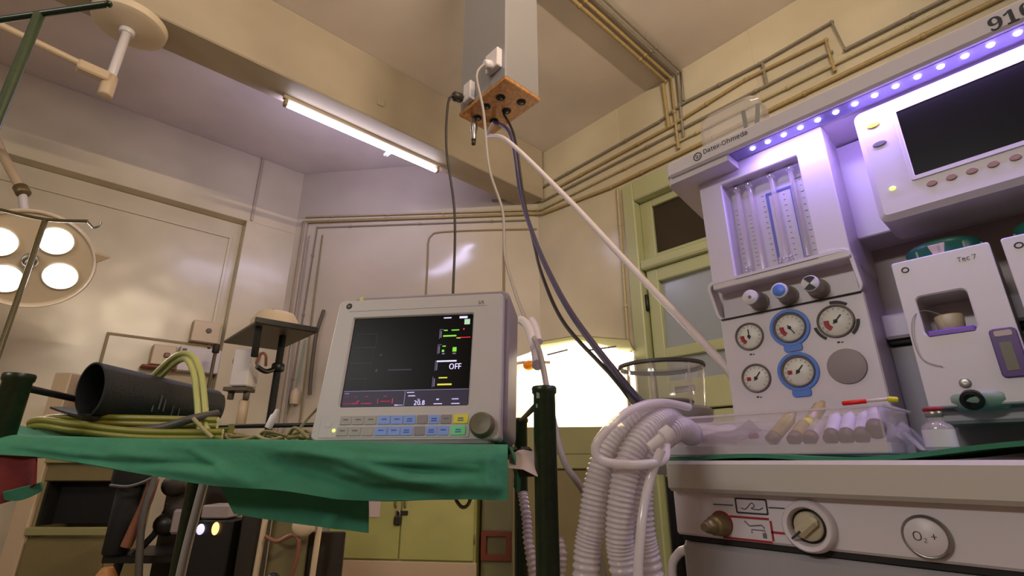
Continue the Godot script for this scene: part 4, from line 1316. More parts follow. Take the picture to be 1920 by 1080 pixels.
	var nd := thing("needle_cap", "small needle sleeve with a red end resting across the clear tray", "needle", FM, Vector3(-0.17, 0.967, 0.165))
	b.o = O
	b = mb()
	b.cyl(Vector3(-0.196, 0.9690, 0.166), Vector3(-0.170, 0.970, 0.165), 0.0028, 0.0008, 12)
	part("red_sleeve", b, "red", nd)
	b = mb()
	b.cyl(Vector3(-0.170, 0.970, 0.165), Vector3(-0.148, 0.9705, 0.164), 0.0020, 0.0005, 10)
	part("clear_shaft", b, "hose_white", nd)
	b = mb()
	b.cyl(Vector3(-0.149, 0.9705, 0.164), Vector3(-0.139, 0.969, 0.163), 0.0033, 0.001, 12)
	part("yellow_tip", b, "yellow", nd)
	# crumpled film bag at the tray's right end
	place(FM, Vector3(-0.145, 0.911, 0.10))
	b = mb()
	b.sh(func(u, v): return Vector3(-0.158 + 0.026 * u + 0.003 * sin(v * 9.0), 0.913 + 0.036 * (1.0 - u) * (0.75 + 0.25 * sin(v * 7.0 + u * 3.0)), 0.06 + 0.09 * v + 0.005 * sin(u * 8.0)), 14, 18, 0.001)
	solo("film_bag", b, "film", "crumpled empty clear film bag beside the right end of the clear tray", "bag")
	# small vial
	var vl := thing("medicine_vial", "small clear glass vial with a red cap standing in front of the purple-label vaporizer", "vial", FM, Vector3(-0.121, 0.9125, 0.09))
	var vc := Vector3(-0.121, -0.004, 0.09)
	b = mb()
	b.la([Vector2(0, 0.9165), Vector2(0.0148, 0.9165), Vector2(0.0158, 0.919), Vector2(0.0158, 0.943), Vector2(0.0148, 0.946), Vector2(0.0075, 0.951), Vector2(0.0072, 0.958), Vector2(0, 0.958)], vc, Vector3.UP, 28)
	part("bottle", b, "clear_tint", vl)
	b = mb()
	b.la([Vector2(0.0162, 0.921), Vector2(0.0162, 0.941)], vc, Vector3.UP, 28)
	part("paper_label", b, "white_plastic", vl)
	b = mb()
	b.cyl(vc + Vector3(0, 0.956, 0), vc + Vector3(0, 0.9635, 0), 0.0094, 0.001, 22)
	part("crimp_ring", b, "steel", vl)
	b = mb()
	b.cyl(vc + Vector3(0, 0.9635, 0), vc + Vector3(0, 0.9675, 0), 0.0104, 0.001, 22)
	part("flip_cap", b, "ink_red", vl)
	# corrugated hoses draped over the worktop's end
	var hz := [[[0.240, 0.958, -0.80, 0.205, 0.968, -0.73, 0.163, 0.953, -0.69, 0.128, 0.922, -0.68, 0.109, 0.879, -0.68, 0.0985, 0.825, -0.685, 0.090, 0.77, -0.69, 0.086, 0.62, -0.70], "clear corrugated breathing hose hanging nearest the green trolley post"],
		[[0.255, 0.95, -0.80, 0.215, 0.958, -0.72, 0.178, 0.940, -0.675, 0.150, 0.911, -0.66, 0.135, 0.866, -0.66, 0.129, 0.817, -0.665, 0.133, 0.77, -0.67, 0.15, 0.62, -0.68], "clear corrugated breathing hose hanging in the middle of the three beside the worktop"],
		[[0.275, 0.94, -0.80, 0.235, 0.945, -0.73, 0.200, 0.930, -0.70, 0.176, 0.903, -0.69, 0.164, 0.866, -0.69, 0.163, 0.817, -0.695, 0.170, 0.77, -0.70, 0.19, 0.62, -0.71], "clear corrugated breathing hose hanging nearest the white worktop edge"]]
	for q in hz:
		var pts := spl(v3(q[0]), 0.0015)
		var rad := []
		for i in pts.size():
			rad.append(0.0160 + 0.0015 * cos(TAU * i / 4.0))
		place(FV, v3(q[0])[3])
		b = mb()
		b.tb(pts, rad, 20)
		solo("corrugated_hose", b, "hose_clear", q[1], "hose", "corrugated breathing hoses")
	place(FV, Vector3(0.15, 0.93, -0.67))
	b = mb()
	b.tb(spl(v3([0.255, 0.975, -0.74, 0.20, 0.976, -0.69, 0.150, 0.962, -0.655, 0.116, 0.937, -0.64, 0.1015, 0.918, -0.64, 0.104, 0.905, -0.642, 0.118, 0.899, -0.640, 0.150, 0.897, -0.635, 0.185, 0.902, -0.65, 0.20, 0.92, -0.68]), 0.008), 0.0055, 12)
	solo("loop_tube", b, "tube_clear", "smooth clear tube looped like a tie round the bunch of corrugated hoses", "tube")
	place(FV, Vector3(0.15, 0.85, -0.66))
	b = mb()
	b.tb(spl(v3([0.182, 0.915, -0.64, 0.168, 0.885, -0.645, 0.156, 0.855, -0.64, 0.147, 0.82, -0.635, 0.140, 0.77, -0.635, 0.135, 0.65, -0.64]), 0.01), 0.0055, 12)
	solo("thin_tube", b, "tube_clear", "smooth thin clear tube hanging in front of the middle corrugated hose", "tube")
	place(FV, Vector3(0.19, 0.95, -0.62))
	b = mb()
	b.la([Vector2(0, 0), Vector2(0.0055, 0.001), Vector2(0.0065, 0.02), Vector2(0.009, 0.022), Vector2(0.009, 0.034), Vector2(0, 0.036)], Vector3(0.158, 0.915, -0.61), Vector3(0.035, 0.024, 0.0), 16)
	solo("hose_connector", b, "tube_clear", "shiny clear plastic connector lying on the hoses beside the clear tray", "connector")
	# lower hose seen between the trolley posts
	var p2 := spl(v3([0.02, 0.845, -1.02, 0.027, 0.80, -1.0, 0.03, 0.76, -0.99, 0.045, 0.70, -0.99, 0.075, 0.70, -0.98, 0.086, 0.745, -0.97, 0.082, 0.772, -0.98]), 0.0016)
	var r2 := []
	for i in p2.size(): r2.append(0.0085 + 0.0016 * cos(TAU * i / 5.0))
	place(FV, Vector3(0.03, 0.76, -0.99))
	b = mb()
	b.tb(p2, r2, 14)
	solo("corrugated_hose", b, "hose_clear", "narrow corrugated hose looping low behind the green trolley posts", "hose", "corrugated breathing hoses")
	# white bracket and bits hanging below the worktop's left end
	place(FM, Vector3(-0.5, 0.80, 0.02))
	b = mb()
	b.bx(Vector3(-0.505, 0.775, -0.02), Vector3(0.05, 0.075, 0.02), 0.006, Basis(Vector3.BACK, 0.5))
	solo("grey_pouch", b, "machine_warm", "pale pouch hanging in the shade between the hoses and the machine's drawers", "pouch")
	place(FM, Vector3(-0.47, 0.76, 0.08))
	b = mb()
	b.tb(spl(v3([-0.438, 0.798, 0.14, -0.455, 0.775, 0.12, -0.485, 0.762, 0.10, -0.50, 0.735, 0.10, -0.49, 0.66, 0.10]), 0.01), 0.007, 12)
	solo("drain_tube", b, "hose_white", "soft white tube drooping from the machine's left edge below the worktop", "tube")

# ---------------------------------------------------------------- tray trolley (frame FV: x to the right, -z ahead of the camera)
const SHELF := 0.917
func cloth_edge(u: float) -> float:      # height of the cloth's front fold
	return lerpf(0.937, 0.9235, u)
func build_trolley():
	var t := thing("tray_trolley", "dark green painted tubular steel trolley that carries the monitor", "trolley", FV, Vector3(-0.37, 0, -1.03))
	var b: MB
	var posts := [[0.0485, -0.765, 1.008, 0.0165], [0.0225, -1.33, 1.007, 0.0165], [-0.745, -0.76, 1.026, 0.0175], [-0.785, -1.33, 1.0, 0.0165]]
	for p in posts:
		b = mb()
		var r: float = p[3]
		b.la([Vector2(0, 0.08), Vector2(r, 0.08), Vector2(r, p[2] - 0.012), Vector2(r + 0.002, p[2] - 0.010), Vector2(r + 0.0025, p[2] - 0.003), Vector2(r + 0.001, p[2]), Vector2(r - 0.004, p[2]), Vector2(0, p[2] - 0.003)], Vector3(p[0], 0, p[1]), Vector3.UP, 28)
		var po := part("post", b, "post_green", t)
		b = mb()
		b.cyl(Vector3(p[0] - 0.012, 0.04, p[1]), Vector3(p[0] + 0.012, 0.04, p[1]), 0.04, 0.006)
		part("castor", b, "black", po)
	for q in [[0.0485 - 0.010, 0.993, -0.7515, 0.005, 0.009], [0.0485 - 0.012, 0.978, -0.7535, 0.003, 0.006], [-0.745 - 0.004, 0.972, -0.7425, 0.006, 0.008], [-0.745 + 0.003, 0.960, -0.7425, 0.008, 0.004]]:
		b = mb()
		b.bx(Vector3(q[0], q[1], q[2]), Vector3(q[3], q[4], 0.002), 0.0005)
		part("paint_chip", b, "pale_green", t)
	b = mb()
	var rl := [Vector3(-0.745, 1.008, -0.76), Vector3(-0.785, 0.985, -1.33), Vector3(0.0225, 1.0, -1.33), Vector3(0.0485, 0.992, -0.765)]
	for i in 3: b.cyl(rl[i], rl[i + 1], 0.0055, 0.001, 12)
	part("guard_rail", b, "black", t)
	b = mb()
	b.bx(Vector3(-0.37, SHELF - 0.004, -1.06), Vector3(0.77, 0.008, 0.52), 0.002)
	for q in [[-0.37, -0.80, 0.76, 0.02], [-0.37, -1.32, 0.76, 0.02]]:
		b.bx(Vector3(q[0], SHELF - 0.003, q[1]), Vector3(q[2], 0.016, q[3]), 0.004)
	for q in [[0.02, -1.06], [-0.755, -1.06]]:
		b.bx(Vector3(q[0], SHELF - 0.003, q[1]), Vector3(0.02, 0.016, 0.54), 0.004)
	part("tray_shelf", b, "black", t)
	b = mb()
	b.bx(Vector3(-0.37, 0.25, -1.045), Vector3(0.78, 0.02, 0.56), 0.004)
	part("lower_shelf", b, "post_green", t)
	for q in [[0.03, SHELF - 0.030, 0.05], [-0.735, SHELF - 0.008, 0.04]]:
		b = mb()
		b.bx(Vector3(q[0], q[1], -0.785), Vector3(q[2], 0.014, 0.03), 0.003)
		part("corner_bracket", b, "dark_brown", t)
	b = mb()
	b.cyl(Vector3(0.018, 0.80, -0.97), Vector3(0.018, 0.62, -0.97), 0.013, 0.002)
	# cloth
	var cl := thing("green_drape", "crumpled green surgical cloth covering the trolley and hanging over its front edge", "cloth", FV, Vector3(-0.39, SHELF, -1.0))
	b = mb()
	var top := func(u: float, v: float) -> Vector3:      # v 0 back, 1 front edge of the tray
		var x := lerpf(-0.795, -0.004, u)
		var z := lerpf(-1.28, -0.765, v)
		var y: float = lerpf(SHELF + 0.006, cloth_edge(u) - 0.002, smoothstep(0.75, 1.0, v)) + 0.003 * sin(x * 31.0 + z * 17.0) * (1.0 - v)
		if u < 0.12:
			y += (0.12 - u) / 0.12 * 0.028 * smoothstep(0.2, 0.7, v) * (1.0 - smoothstep(0.86, 1.0, v))
		return Vector3(x, y, z)
	b.sh(top, 60, 24, 0.002)
	part("top_cover", b, "green_cloth", cl)
	b = mb()
	var drop_px := [[-0.80, 0.021], [-0.742, 0.025], [-0.663, 0.028], [-0.583, 0.038], [-0.48, 0.050], [-0.41, 0.060], [-0.348, 0.067], [-0.241, 0.075], [-0.10, 0.074], [0.0, 0.073]]
	var dropf := func(x: float) -> float:
		for i in drop_px.size() - 1:
			if x <= drop_px[i + 1][0]:
				return lerpf(drop_px[i][1], drop_px[i + 1][1], clampf((x - drop_px[i][0]) / (drop_px[i + 1][0] - drop_px[i][0]), 0, 1))
		return 0.073
	var ridge := func(x: float, y: float, x0: float, y0: float, x1: float, y1: float, w: float) -> float:
		var a := Vector2(x0, y0)
		var d := Vector2(x1, y1) - a
		var p := Vector2(x, y) - a
		var k := clampf(p.dot(d) / d.length_squared(), 0, 1)
		var e := (p - d * k).length() / w
		return exp(-e * e) * sin(PI * clampf(0.15 + k * 0.7, 0, 1))
	var front := func(u: float, v: float) -> Vector3:      # v 0 top fold, 1 hem
		var x := lerpf(-0.80, -0.006, u)
		var e := cloth_edge(u)
		var dr: float = dropf.call(x) * (1.0 + 0.03 * sin(x * 24.0))
		var z := -0.765
		var y := e
		var ro := minf(0.014, dr * 0.55)
		var al := ro * PI / 2
		var k := v * (dr - ro + al)
		if k < al:      # round over the edge
			var an := k / ro
			y = e - ro + ro * cos(an)
			z = -0.765 + ro * sin(an)
		else:
			y = e - ro - (k - al)
			z = -0.765 + ro
		var yy := y
		var bulge := 0.0055 * sin(x * 9.0 + yy * 30.0) + 0.0022 * sin(x * 37.0 - yy * 60.0)
		bulge += 0.0126 * ridge.call(x, yy, -0.30, 0.915, -0.08, 0.865, 0.009)
		bulge += 0.0108 * ridge.call(x, yy, -0.24, 0.885, -0.02, 0.868, 0.008)
		bulge -= 0.0090 * ridge.call(x, yy, -0.34, 0.900, -0.14, 0.855, 0.010)
		bulge += 0.0108 * ridge.call(x, yy, -0.56, 0.913, -0.36, 0.872, 0.010)
		bulge -= 0.0108 * ridge.call(x, yy, -0.60, 0.905, -0.42, 0.895, 0.006)
		bulge += 0.0072 * ridge.call(x, yy, -0.20, 0.90, -0.03, 0.905, 0.008)
		bulge += 0.0045 * ridge.call(x, yy, -0.70, 0.922, -0.52, 0.900, 0.0045)
		bulge += 0.0050 * ridge.call(x, yy, -0.46, 0.918, -0.38, 0.880, 0.005)
		bulge += 0.0055 * ridge.call(x, yy, -0.33, 0.913, -0.05, 0.893, 0.0045)
		bulge -= 0.0045 * ridge.call(x, yy, -0.26, 0.900, -0.16, 0.872, 0.0045)
		bulge += 0.0050 * ridge.call(x, yy, -0.21, 0.872, -0.04, 0.880, 0.0045)
		bulge += 0.0090 * ridge.call(x, yy, -0.035, 0.91, -0.03, 0.85, 0.007)
		return Vector3(x, y + 0.001 * sin(x * 15.0), z + bulge * smoothstep(0.0, 0.3, v) + 0.012 * v)
	b.sh(front, 150, 34, 0.002)
	part("front_fall", b, "green_cloth", cl)
	b = mb()
	var flap := func(u: float, v: float) -> Vector3:
		var xl := lerpf(-0.455, -0.405, v)
		var x := lerpf(xl, -0.214 + 0.006 * v, u)
		var yb := lerpf(0.829, 0.803, u)
		var y := lerpf(0.905, yb, v)
		return Vector3(x, y, -0.785 - 0.012 * v + 0.006 * sin(x * 26.0 + y * 20.0) + 0.005 * ridge.call(x, y, -0.245, 0.87, -0.265, 0.80, 0.010) - 0.004 * ridge.call(x, y, -0.42, 0.86, -0.22, 0.83, 0.012))
	b.sh(flap, 50, 24, 0.002)
	part("inner_fall", b, "green_cloth", cl)
	b = mb()
	var side := func(u: float, v: float) -> Vector3:
		return Vector3(-0.004 + 0.012 * sin(v * 2.0) + 0.004 * sin(u * 12.0), lerpf(0.920, 0.860 + 0.01 * u, v), lerpf(-0.766, -0.90, u))
	b.sh(side, 20, 14, 0.002)
	part("side_fall", b, "green_cloth", cl)
	# paper at the shelf's corner
	place(FV, Vector3(0.01, 0.905, -0.79))
	b = mb()
	b.sh(func(u, v): return Vector3(lerpf(-0.004, 0.036, u), 0.9135 - 0.022 * v + 0.006 * u * sin(v * 3.0) - 0.012 * u * v + 0.004 * (1.0 - abs(2.0 * u - 1.0)), -0.795 + 0.032 * v + 0.01 * u), 14, 12, 0.001)
	solo("folded_paper", b, "paper", "creased pinkish paper scrap stuck at the trolley's right corner by the green post", "paper")
	place(FV, Vector3(-0.08, 0.86, -0.80))
	b = mb()
	b.tb(spl(v3([-0.087, 0.89, -0.80, -0.084, 0.855, -0.795, -0.077, 0.842, -0.79, -0.070, 0.838, -0.79, -0.063, 0.843, -0.79, -0.059, 0.86, -0.795, -0.060, 0.89, -0.80]), 0.003), 0.0026, 10)
	solo("wire_loop", b, "brass", "small loop of brass-coloured wire peeping out below the trolley's green cloth", "wire")
	# maroon cloth bundle at the left post
	place(FV, Vector3(-0.75, 0.90, -0.745))
	b = mb()
	b.sh(func(u, v): return Vector3(lerpf(-0.775, lerpf(-0.668, -0.640, v), u) , lerpf(0.912, lerpf(0.800, 0.872, u), v), -0.742 + 0.012 * sin(u * 14.0) * v + 0.008 * v), 40, 16, 0.003)
	var mc := thing("maroon_cloth", "pleated maroon cloth with a green hem hanging at the trolley's left corner", "cloth", FV, Vector3(-0.75, 0.90, -0.745))
	part("fabric", b, "maroon_cloth", mc)
	b = mb()
	b.sh(func(u, v): return Vector3(lerpf(-0.685, -0.638, u), lerpf(0.862, 0.874, u) - 0.016 * v * (0.6 + 0.4 * sin(u * 3.0)), -0.728 - 0.006 * v), 14, 6, 0.003)
	part("hem", b, "green_cloth", mc)
	# hose along the rear leg
	place(FV, Vector3(-0.78, 0.6, -1.29))
	b = mb()
	b.tb(spl(v3([-0.735, 0.89, -1.29, -0.741, 0.80, -1.285, -0.748, 0.64, -1.28, -0.752, 0.3, -1.28]), 0.03), 0.010, 12)
	solo("grey_tube", b, "cord_grey", "pale grey tube hanging straight beside the trolley's rear left leg", "tube")

# ---------------------------------------------------------------- patient monitor
func build_monitor():
	var fr := FV * Transform3D(Basis(Vector3.UP, deg_to_rad(-8.994)), Vector3(-0.1771, 0.9285, -0.845)) * Transform3D(Basis(Vector3.RIGHT, deg_to_rad(-7.43)), Vector3.ZERO)
	var t := thing("patient_monitor", "white patient monitor with a dark screen standing on the green draped trolley", "monitor", fr, Vector3.ZERO)
	var b := mb()
	var sx0 := -0.1185
	var sx1 := 0.1055
	var sy0 := 0.0595
	var sy1 := 0.2225
	var tri_out := func(e: float) -> PackedVector2Array:
		var p := rr(-0.161 + e, 0.004 + e, 0.161 - e, 0.2595 - e, 0.006)
		for i in p.size():
			if p[i].x < 0: p[i].x += 0.008 * clampf(p[i].y / 0.26, 0, 1)
			if p[i].x > 0: p[i].x -= 0.003 * clampf(p[i].y / 0.26, 0, 1)
			p[i].y += (0.0035 * (1.0 - pow(p[i].x / 0.16, 2.0))) if p[i].y > 0.2 else 0.0
		return p
	b.rg(tri_out.call(0.0), rr(sx0, sy0, sx1, sy1, 0.003), -0.022, 0.003, Transform3D.IDENTITY, 0.003)
	var bz := part("front_bezel", b, "monitor_white", t)
	b = mb()
	b.pz(rr(-0.141, 0.010, 0.1675, 0.2755, 0.016), -0.115, -0.018, 0.004)
	part("rear_shell", b, "monitor_grey", t)
	b = mb()
	b.bx(Vector3(-0.121, 0.2700, -0.03), Vector3(0.009, 0.0125, 0.027), 0.001)
	part("yellow_tape", b, "twin_tube_pale", t)
	b = mb()
	b.bx(Vector3(0.0, 0.002, -0.05), Vector3(0.29, 0.012, 0.10), 0.004)
	part("base", b, "monitor_grey", t)
	# screen
	b = mb()
	b.pz(rr(sx0 - 0.002, sy0 - 0.002, sx1 + 0.002, sy1 + 0.002, 0.003), -0.006, -0.002)
	var sc := part("screen", b, "screen_dark", t)
	var z := -0.0017
	var seg := func(m: String, list: Array, nm: String):
		var g := mb()
		for q in list: g.bx(Vector3((q[0] + q[2]) / 2, (q[1] + q[3]) / 2, z), Vector3(abs(q[2] - q[0]), abs(q[3] - q[1]), 0.0006), 0.0001)
		part(nm, g, m, sc)
	seg.call("scr_purple", [[-0.1165, 0.0605, -0.007, 0.086], [-0.004, 0.0605, 0.1045, 0.086]], "lower_band")
	z = -0.0012
	seg.call("scr_grey", [[-0.1165, 0.0865, 0.1045, 0.0880], [-0.0065, 0.0605, -0.0045, 0.086]], "divider")
	seg.call("scr_red", [[-0.1145, 0.0655, -0.090, 0.0669], [-0.082, 0.0653, -0.063, 0.0666], [-0.0895, 0.065, -0.088, 0.071], [-0.088, 0.0695, -0.085, 0.0709], [-0.053, 0.0655, -0.0515, 0.074], [-0.027, 0.0655, -0.0255, 0.074], [-0.0475, 0.0685, -0.030, 0.0698], [-0.113, 0.0775, -0.106, 0.0785], [-0.096, 0.0778, -0.09, 0.0786], [-0.076, 0.0778, -0.07, 0.0786], [-0.043, 0.0775, -0.037, 0.0785], [0.078, 0.1785, 0.102, 0.1797], [0.088, 0.1935, 0.0905, 0.196]], "red_trace")
	seg.call("scr_green", [[0.0525, 0.1815, 0.0765, 0.1843], [0.077, 0.1775, 0.0845, 0.1792], [0.053, 0.1925, 0.060, 0.1945], [0.067, 0.1925, 0.081, 0.1945], [0.053, 0.163, 0.059, 0.165], [0.0525, 0.1535, 0.0565, 0.1575], [0.0715, 0.1535, 0.0785, 0.1615]], "green_trace")
	seg.call("scr_yellow", [[0.0495, 0.0945, 0.0745, 0.0972], [0.051, 0.1065, 0.066, 0.1085]], "yellow_trace")
	seg.call("scr_grey", [[0.0455, 0.178, 0.0465, 0.196], [0.0455, 0.195, 0.0525, 0.196], [0.0475, 0.180, 0.0495, 0.1925], [0.0445, 0.150, 0.0455, 0.1675], [0.0445, 0.1665, 0.0515, 0.1675], [0.0465, 0.151, 0.0485, 0.1645], [0.0425, 0.120, 0.0435, 0.138], [0.0448, 0.121, 0.0468, 0.1345], [0.0405, 0.0915, 0.0415, 0.1095], [0.0428, 0.0925, 0.0448, 0.1065], [0.053, 0.149, 0.058, 0.1515], [0.072, 0.149, 0.078, 0.1515]], "parameter_frame")
	seg.call("scr_white", [[0.045, 0.1355, 0.080, 0.1380], [-0.1145, 0.0825, -0.106, 0.0845], [-0.002, 0.0825, 0.011, 0.0842], [0.0005, 0.0765, 0.013, 0.0785], [-0.022, 0.0612, -0.0075, 0.0634], [0.046, 0.0625, 0.061, 0.0642], [0.076, 0.0625, 0.091, 0.0642], [0.050, 0.0695, 0.055, 0.0722], [0.0765, 0.0698, 0.0885, 0.0722], [0.017, 0.0703, 0.022, 0.0725], [0.051, 0.2165, 0.065, 0.2185], [0.080, 0.2155, 0.0945, 0.2195]], "white_text")
	seg.call("scr_pale", [[0.0895, 0.2035, 0.0995, 0.2135]], "bell_icon")
	seg.call("scr_dim", [[-0.1145, 0.1085, -0.0765, 0.1096], [-0.1125, 0.1365, -0.0735, 0.1376], [-0.1105, 0.1655, -0.0705, 0.1666], [-0.1115, 0.1915, -0.0705, 0.1922], [-0.0735, 0.1095, -0.0728, 0.165], [-0.0785, 0.089, -0.0778, 0.108], [-0.0705, 0.1665, -0.0698, 0.1915], [-0.042, 0.1222, 0.001, 0.1246], [-0.061, 0.150, -0.0555, 0.153], [-0.0645, 0.121, -0.0605, 0.126]], "dim_grid")
	text_part("OFF", 0.0128, "scr_white", sc, Transform3D(Basis(), Vector3(0.0785, 0.1265, z)), "reading")
	text_part("20.8", 0.0098, "scr_white", sc, Transform3D(Basis(), Vector3(0.0215, 0.0653, z)), "reading")
	# keys
	b = mb()
	b.pz(rr(-0.146, 0.0085, 0.111, 0.047, 0.003), 0.002, 0.0038, 0.0005)
	var kp := part("key_panel", b, "monitor_white", t)
	var keys := [[-0.111, -0.091, "label_grey"], [-0.089, -0.069, "label_grey"], [-0.067, -0.047, "label_grey"], [-0.0445, -0.0235, "label_blue"], [-0.0225, -0.0015, "label_blue"], [-0.0005, 0.0205, "label_blue"], [0.0225, 0.0405, "monitor_grey"], [0.0425, 0.0605, "label_blue"], [0.0625, 0.0805, "label_blue"], [0.0835, 0.108, "label_yellow"]]
	for row in 2:
		for i in keys.size():
			var k: Array = keys[i]
			var y0 := 0.0295 if row == 0 else 0.0115
			b = mb()
			b.pz(rr(k[0] - 0.003 * row, y0, k[1] - 0.003 * row, y0 + 0.0145, 0.001), 0.0035, 0.0050, 0.0005)
			var m: String = k[2]
			if i == 9 and row == 1: m = "label_green"
			if i == 8 and row == 0: m = "monitor_grey"
			var ky := part("key", b, m, kp)
			if i == 6 or (i == 2 and row == 1): continue
			b = mb()
			var cx: float = (k[0] + k[1]) / 2 - 0.003 * row
			b.bx(Vector3(cx, y0 + 0.0085, 0.0051), Vector3(0.009, 0.0018, 0.0006), 0.0002)
			if i in [5, 7, 9]: b.bx(Vector3(cx, y0 + 0.0050, 0.0051), Vector3(0.010, 0.0016, 0.0006), 0.0002)
			part("print", b, "ink_soft" if m == "label_grey" or m == "monitor_grey" else "blue_line", kp)
	b = mb()
	b.ball(Vector3(-0.1195, 0.0205, 0.0042), Vector3(0.003, 0.0026, 0.0012), 14, 8)
	part("power_light", b, "led_green", kp)
	b = mb()
	b.pz(ell(-0.131, 0.0315, 0.0075, 0.0065), 0.0036, 0.0042, 0.0002)
	part("power_key", b, "monitor_white", kp)
	b = mb()
	b.la([Vector2(0.0205, 0.002), Vector2(0.0205, 0.005), Vector2(0.0185, 0.016), Vector2(0.016, 0.0185), Vector2(0.006, 0.0175), Vector2(0, 0.0172)], Vector3(0.1315, 0.0265, 0), Vector3.BACK, 40)
	part("jog_wheel", b, "knob_olive", t)
	b = mb()
	b.cyl(Vector3(-0.1325, 0.2475, 0.002), Vector3(-0.1325, 0.2475, 0.0036), 0.0058, 0.0004, 26)
	var em := part("round_emblem", b, "ink", t)
	b = mb()
	b.tb(spl(v3([-0.1355, 0.2475, 0.0037, -0.134, 0.2495, 0.0037, -0.1325, 0.2475, 0.0037, -0.1345, 0.2455, 0.0037, -0.131, 0.2455, 0.0037, -0.1295, 0.2495, 0.0037]), 0.001), 0.0004, 5)
	part("emblem_script", b, "monitor_white", em)
	text_part("S/5", 0.0075, "ink_soft", t, Transform3D(Basis(), Vector3(0.119, 0.2425, 0.003)))
	b = mb()
	b.bx(Vector3(0.0, 0.2365, 0.0028), Vector3(0.26, 0.0008, 0.0010), 0.0002)
	part("bezel_groove", b, "monitor_grey", bz)

# ---------------------------------------------------------------- things lying on the trolley
func build_tray_things():
	var b: MB
	# blood pressure cuff, rolled
	var p0 := Vector3(-0.712, 1.012, -0.855)
	var p1 := Vector3(-0.640, 1.004, -1.09)
	var t := thing("pressure_cuff", "rolled black blood pressure cuff lying on yellowish tubing, its open end to the left", "cuff", FV, Vector3(-0.62, 0.97, -0.94))
	var ax := (p1 - p0).normalized()
	var sd := Vector3.UP.cross(ax).normalized()
	var up := ax.cross(sd)
	b = mb()
	var roll := func(u: float, v: float) -> Vector3:      # u along the axis, v round the spiral
		var an := lerpf(-1.05, TAU * 1.12, v) 
		var r := lerpf(0.0425, 0.036, u) + 0.004 * v
		var tear := 1.0 + 0.10 * cos(an - 1.2) 
		var p: Vector3 = p0.lerp(p1, u) + (sd * -cos(an) * 0.86 + up * sin(an)) * r * tear
		if v < 0.08: p += (sd * 0.0 - ax * 0.0)
		return p + ax * (-0.006 * sin(an * 1.0 + 0.6) * (1.0 - u))
	b.sh(roll, 26, 64, 0.003)
	part("sleeve", b, "cuff", t)
	b = mb()
	b.sh(func(u, v): return Vector3(lerpf(-0.775, -0.69, u), 0.9755 + 0.011 * pow(1.0 - u, 2.0) - 0.006 * u + 0.003 * sin(v * 3.0), lerpf(-0.86, -0.94, v) + 0.01 * u), 16, 10, 0.003)
	part("flap", b, "cuff", t)
	b = mb()
	for q in [[0.40, 0.0, 0.026, 0.0032], [0.44, 0.10, 0.022, 0.0026], [0.52, 0.28, 0.020, 0.002], [0.58, 0.32, 0.016, 0.002], [0.36, 0.30, 0.012, 0.002], [0.83, 0.05, 0.012, 0.003], [0.86, 0.22, 0.014, 0.003]]:
		# pale blurred print on the side that faces the viewer
		var an: float = -0.12 - q[1]
		var c: Vector3 = p0.lerp(p1, q[0]) + (sd * -cos(PI - an) * 0.0 + up * sin(an) * 0.041)
		var face := -sd if sd.z < 0 else sd
		var q3: Vector3 = p0.lerp(p1, q[0]) + (face * cos(an) * 0.0385 + up * sin(an) * 0.043)
		b.bx(q3 + face * 0.002, Vector3(q[3], q[2], 0.002), 0.0005, Basis(ax, (up * 0.9 + ax * 0.35).normalized(), face).orthonormalized())
	part("print", b, "cuff_print", t)
	# twin tubing coil
	t = thing("twin_tubing", "coil of flat yellow-green twin tubing under the black cuff, one loop arching over it", "tubing", FV, Vector3(-0.65, 0.94, -0.93))
	var coils := [[-0.50, 0.963, -0.88, -0.62, 0.9655, -0.875, -0.74, 0.967, -0.872, -0.80, 0.966, -0.885, -0.815, 0.963, -0.92, -0.78, 0.961, -0.955, -0.66, 0.958, -1.05, -0.56, 0.955, -1.02, -0.50, 0.955, -0.925],
		[-0.48, 0.9425, -0.865, -0.60, 0.9425, -0.848, -0.70, 0.952, -0.84, -0.765, 0.9605, -0.845, -0.80, 0.957, -0.86, -0.805, 0.948, -0.885, -0.775, 0.942, -0.90, -0.66, 0.941, -0.91, -0.52, 0.943, -0.90],
		[-0.745, 1.02, -1.03, -0.712, 1.052, -1.0, -0.668, 1.078, -0.97, -0.632, 1.089, -0.945, -0.600, 1.083, -0.925, -0.568, 1.052, -0.905, -0.545, 1.01, -0.89, -0.528, 0.97, -0.88, -0.515, 0.945, -0.872]]
	for i in 3:
		var pts := spl(v3(coils[i]), 0.008)
		for s in [-1.0, 1.0]:
			b = mb()
			var q := []
			for k in pts.size():
				var off := Vector3(0, 0.0046 * s, 0)
				if i == 2:
					var tg: Vector3 = (pts[min(k + 1, pts.size() - 1)] - pts[max(k - 1, 0)]).normalized()
					off = tg.cross(pts[k] - Vector3(0, 0.9, 0)).normalized() * 0.0054 * s
				q.append(pts[k] + off)
			b.tb(q, 0.0052, 12)
			part("tube", b, "twin_tube_pale" if i == 2 else "twin_tube", t)
	place(FV, Vector3(-0.6, 0.95, -0.85))
	b = mb()
	b.tb(spl(v3([-0.70, 0.946, -0.875, -0.62, 0.949, -0.86, -0.57, 0.955, -0.855, -0.535, 0.968, -0.862, -0.515, 0.98, -0.90]), 0.008), 0.007, 12)
	solo("grey_tube", b, "tube_grey", "short dark grey tube curving up from under the black cuff", "tube")
	place(FV, Vector3(-0.745, 0.95, -0.86))
	b = mb()
	b.la([Vector2(0, 0), Vector2(0.007, 0.001), Vector2(0.007, 0.02), Vector2(0.009, 0.022), Vector2(0.009, 0.03), Vector2(0.004, 0.032), Vector2(0.004, 0.045)], Vector3(-0.735, 0.9465, -0.862), Vector3(1, 0.05, -0.1), 16)
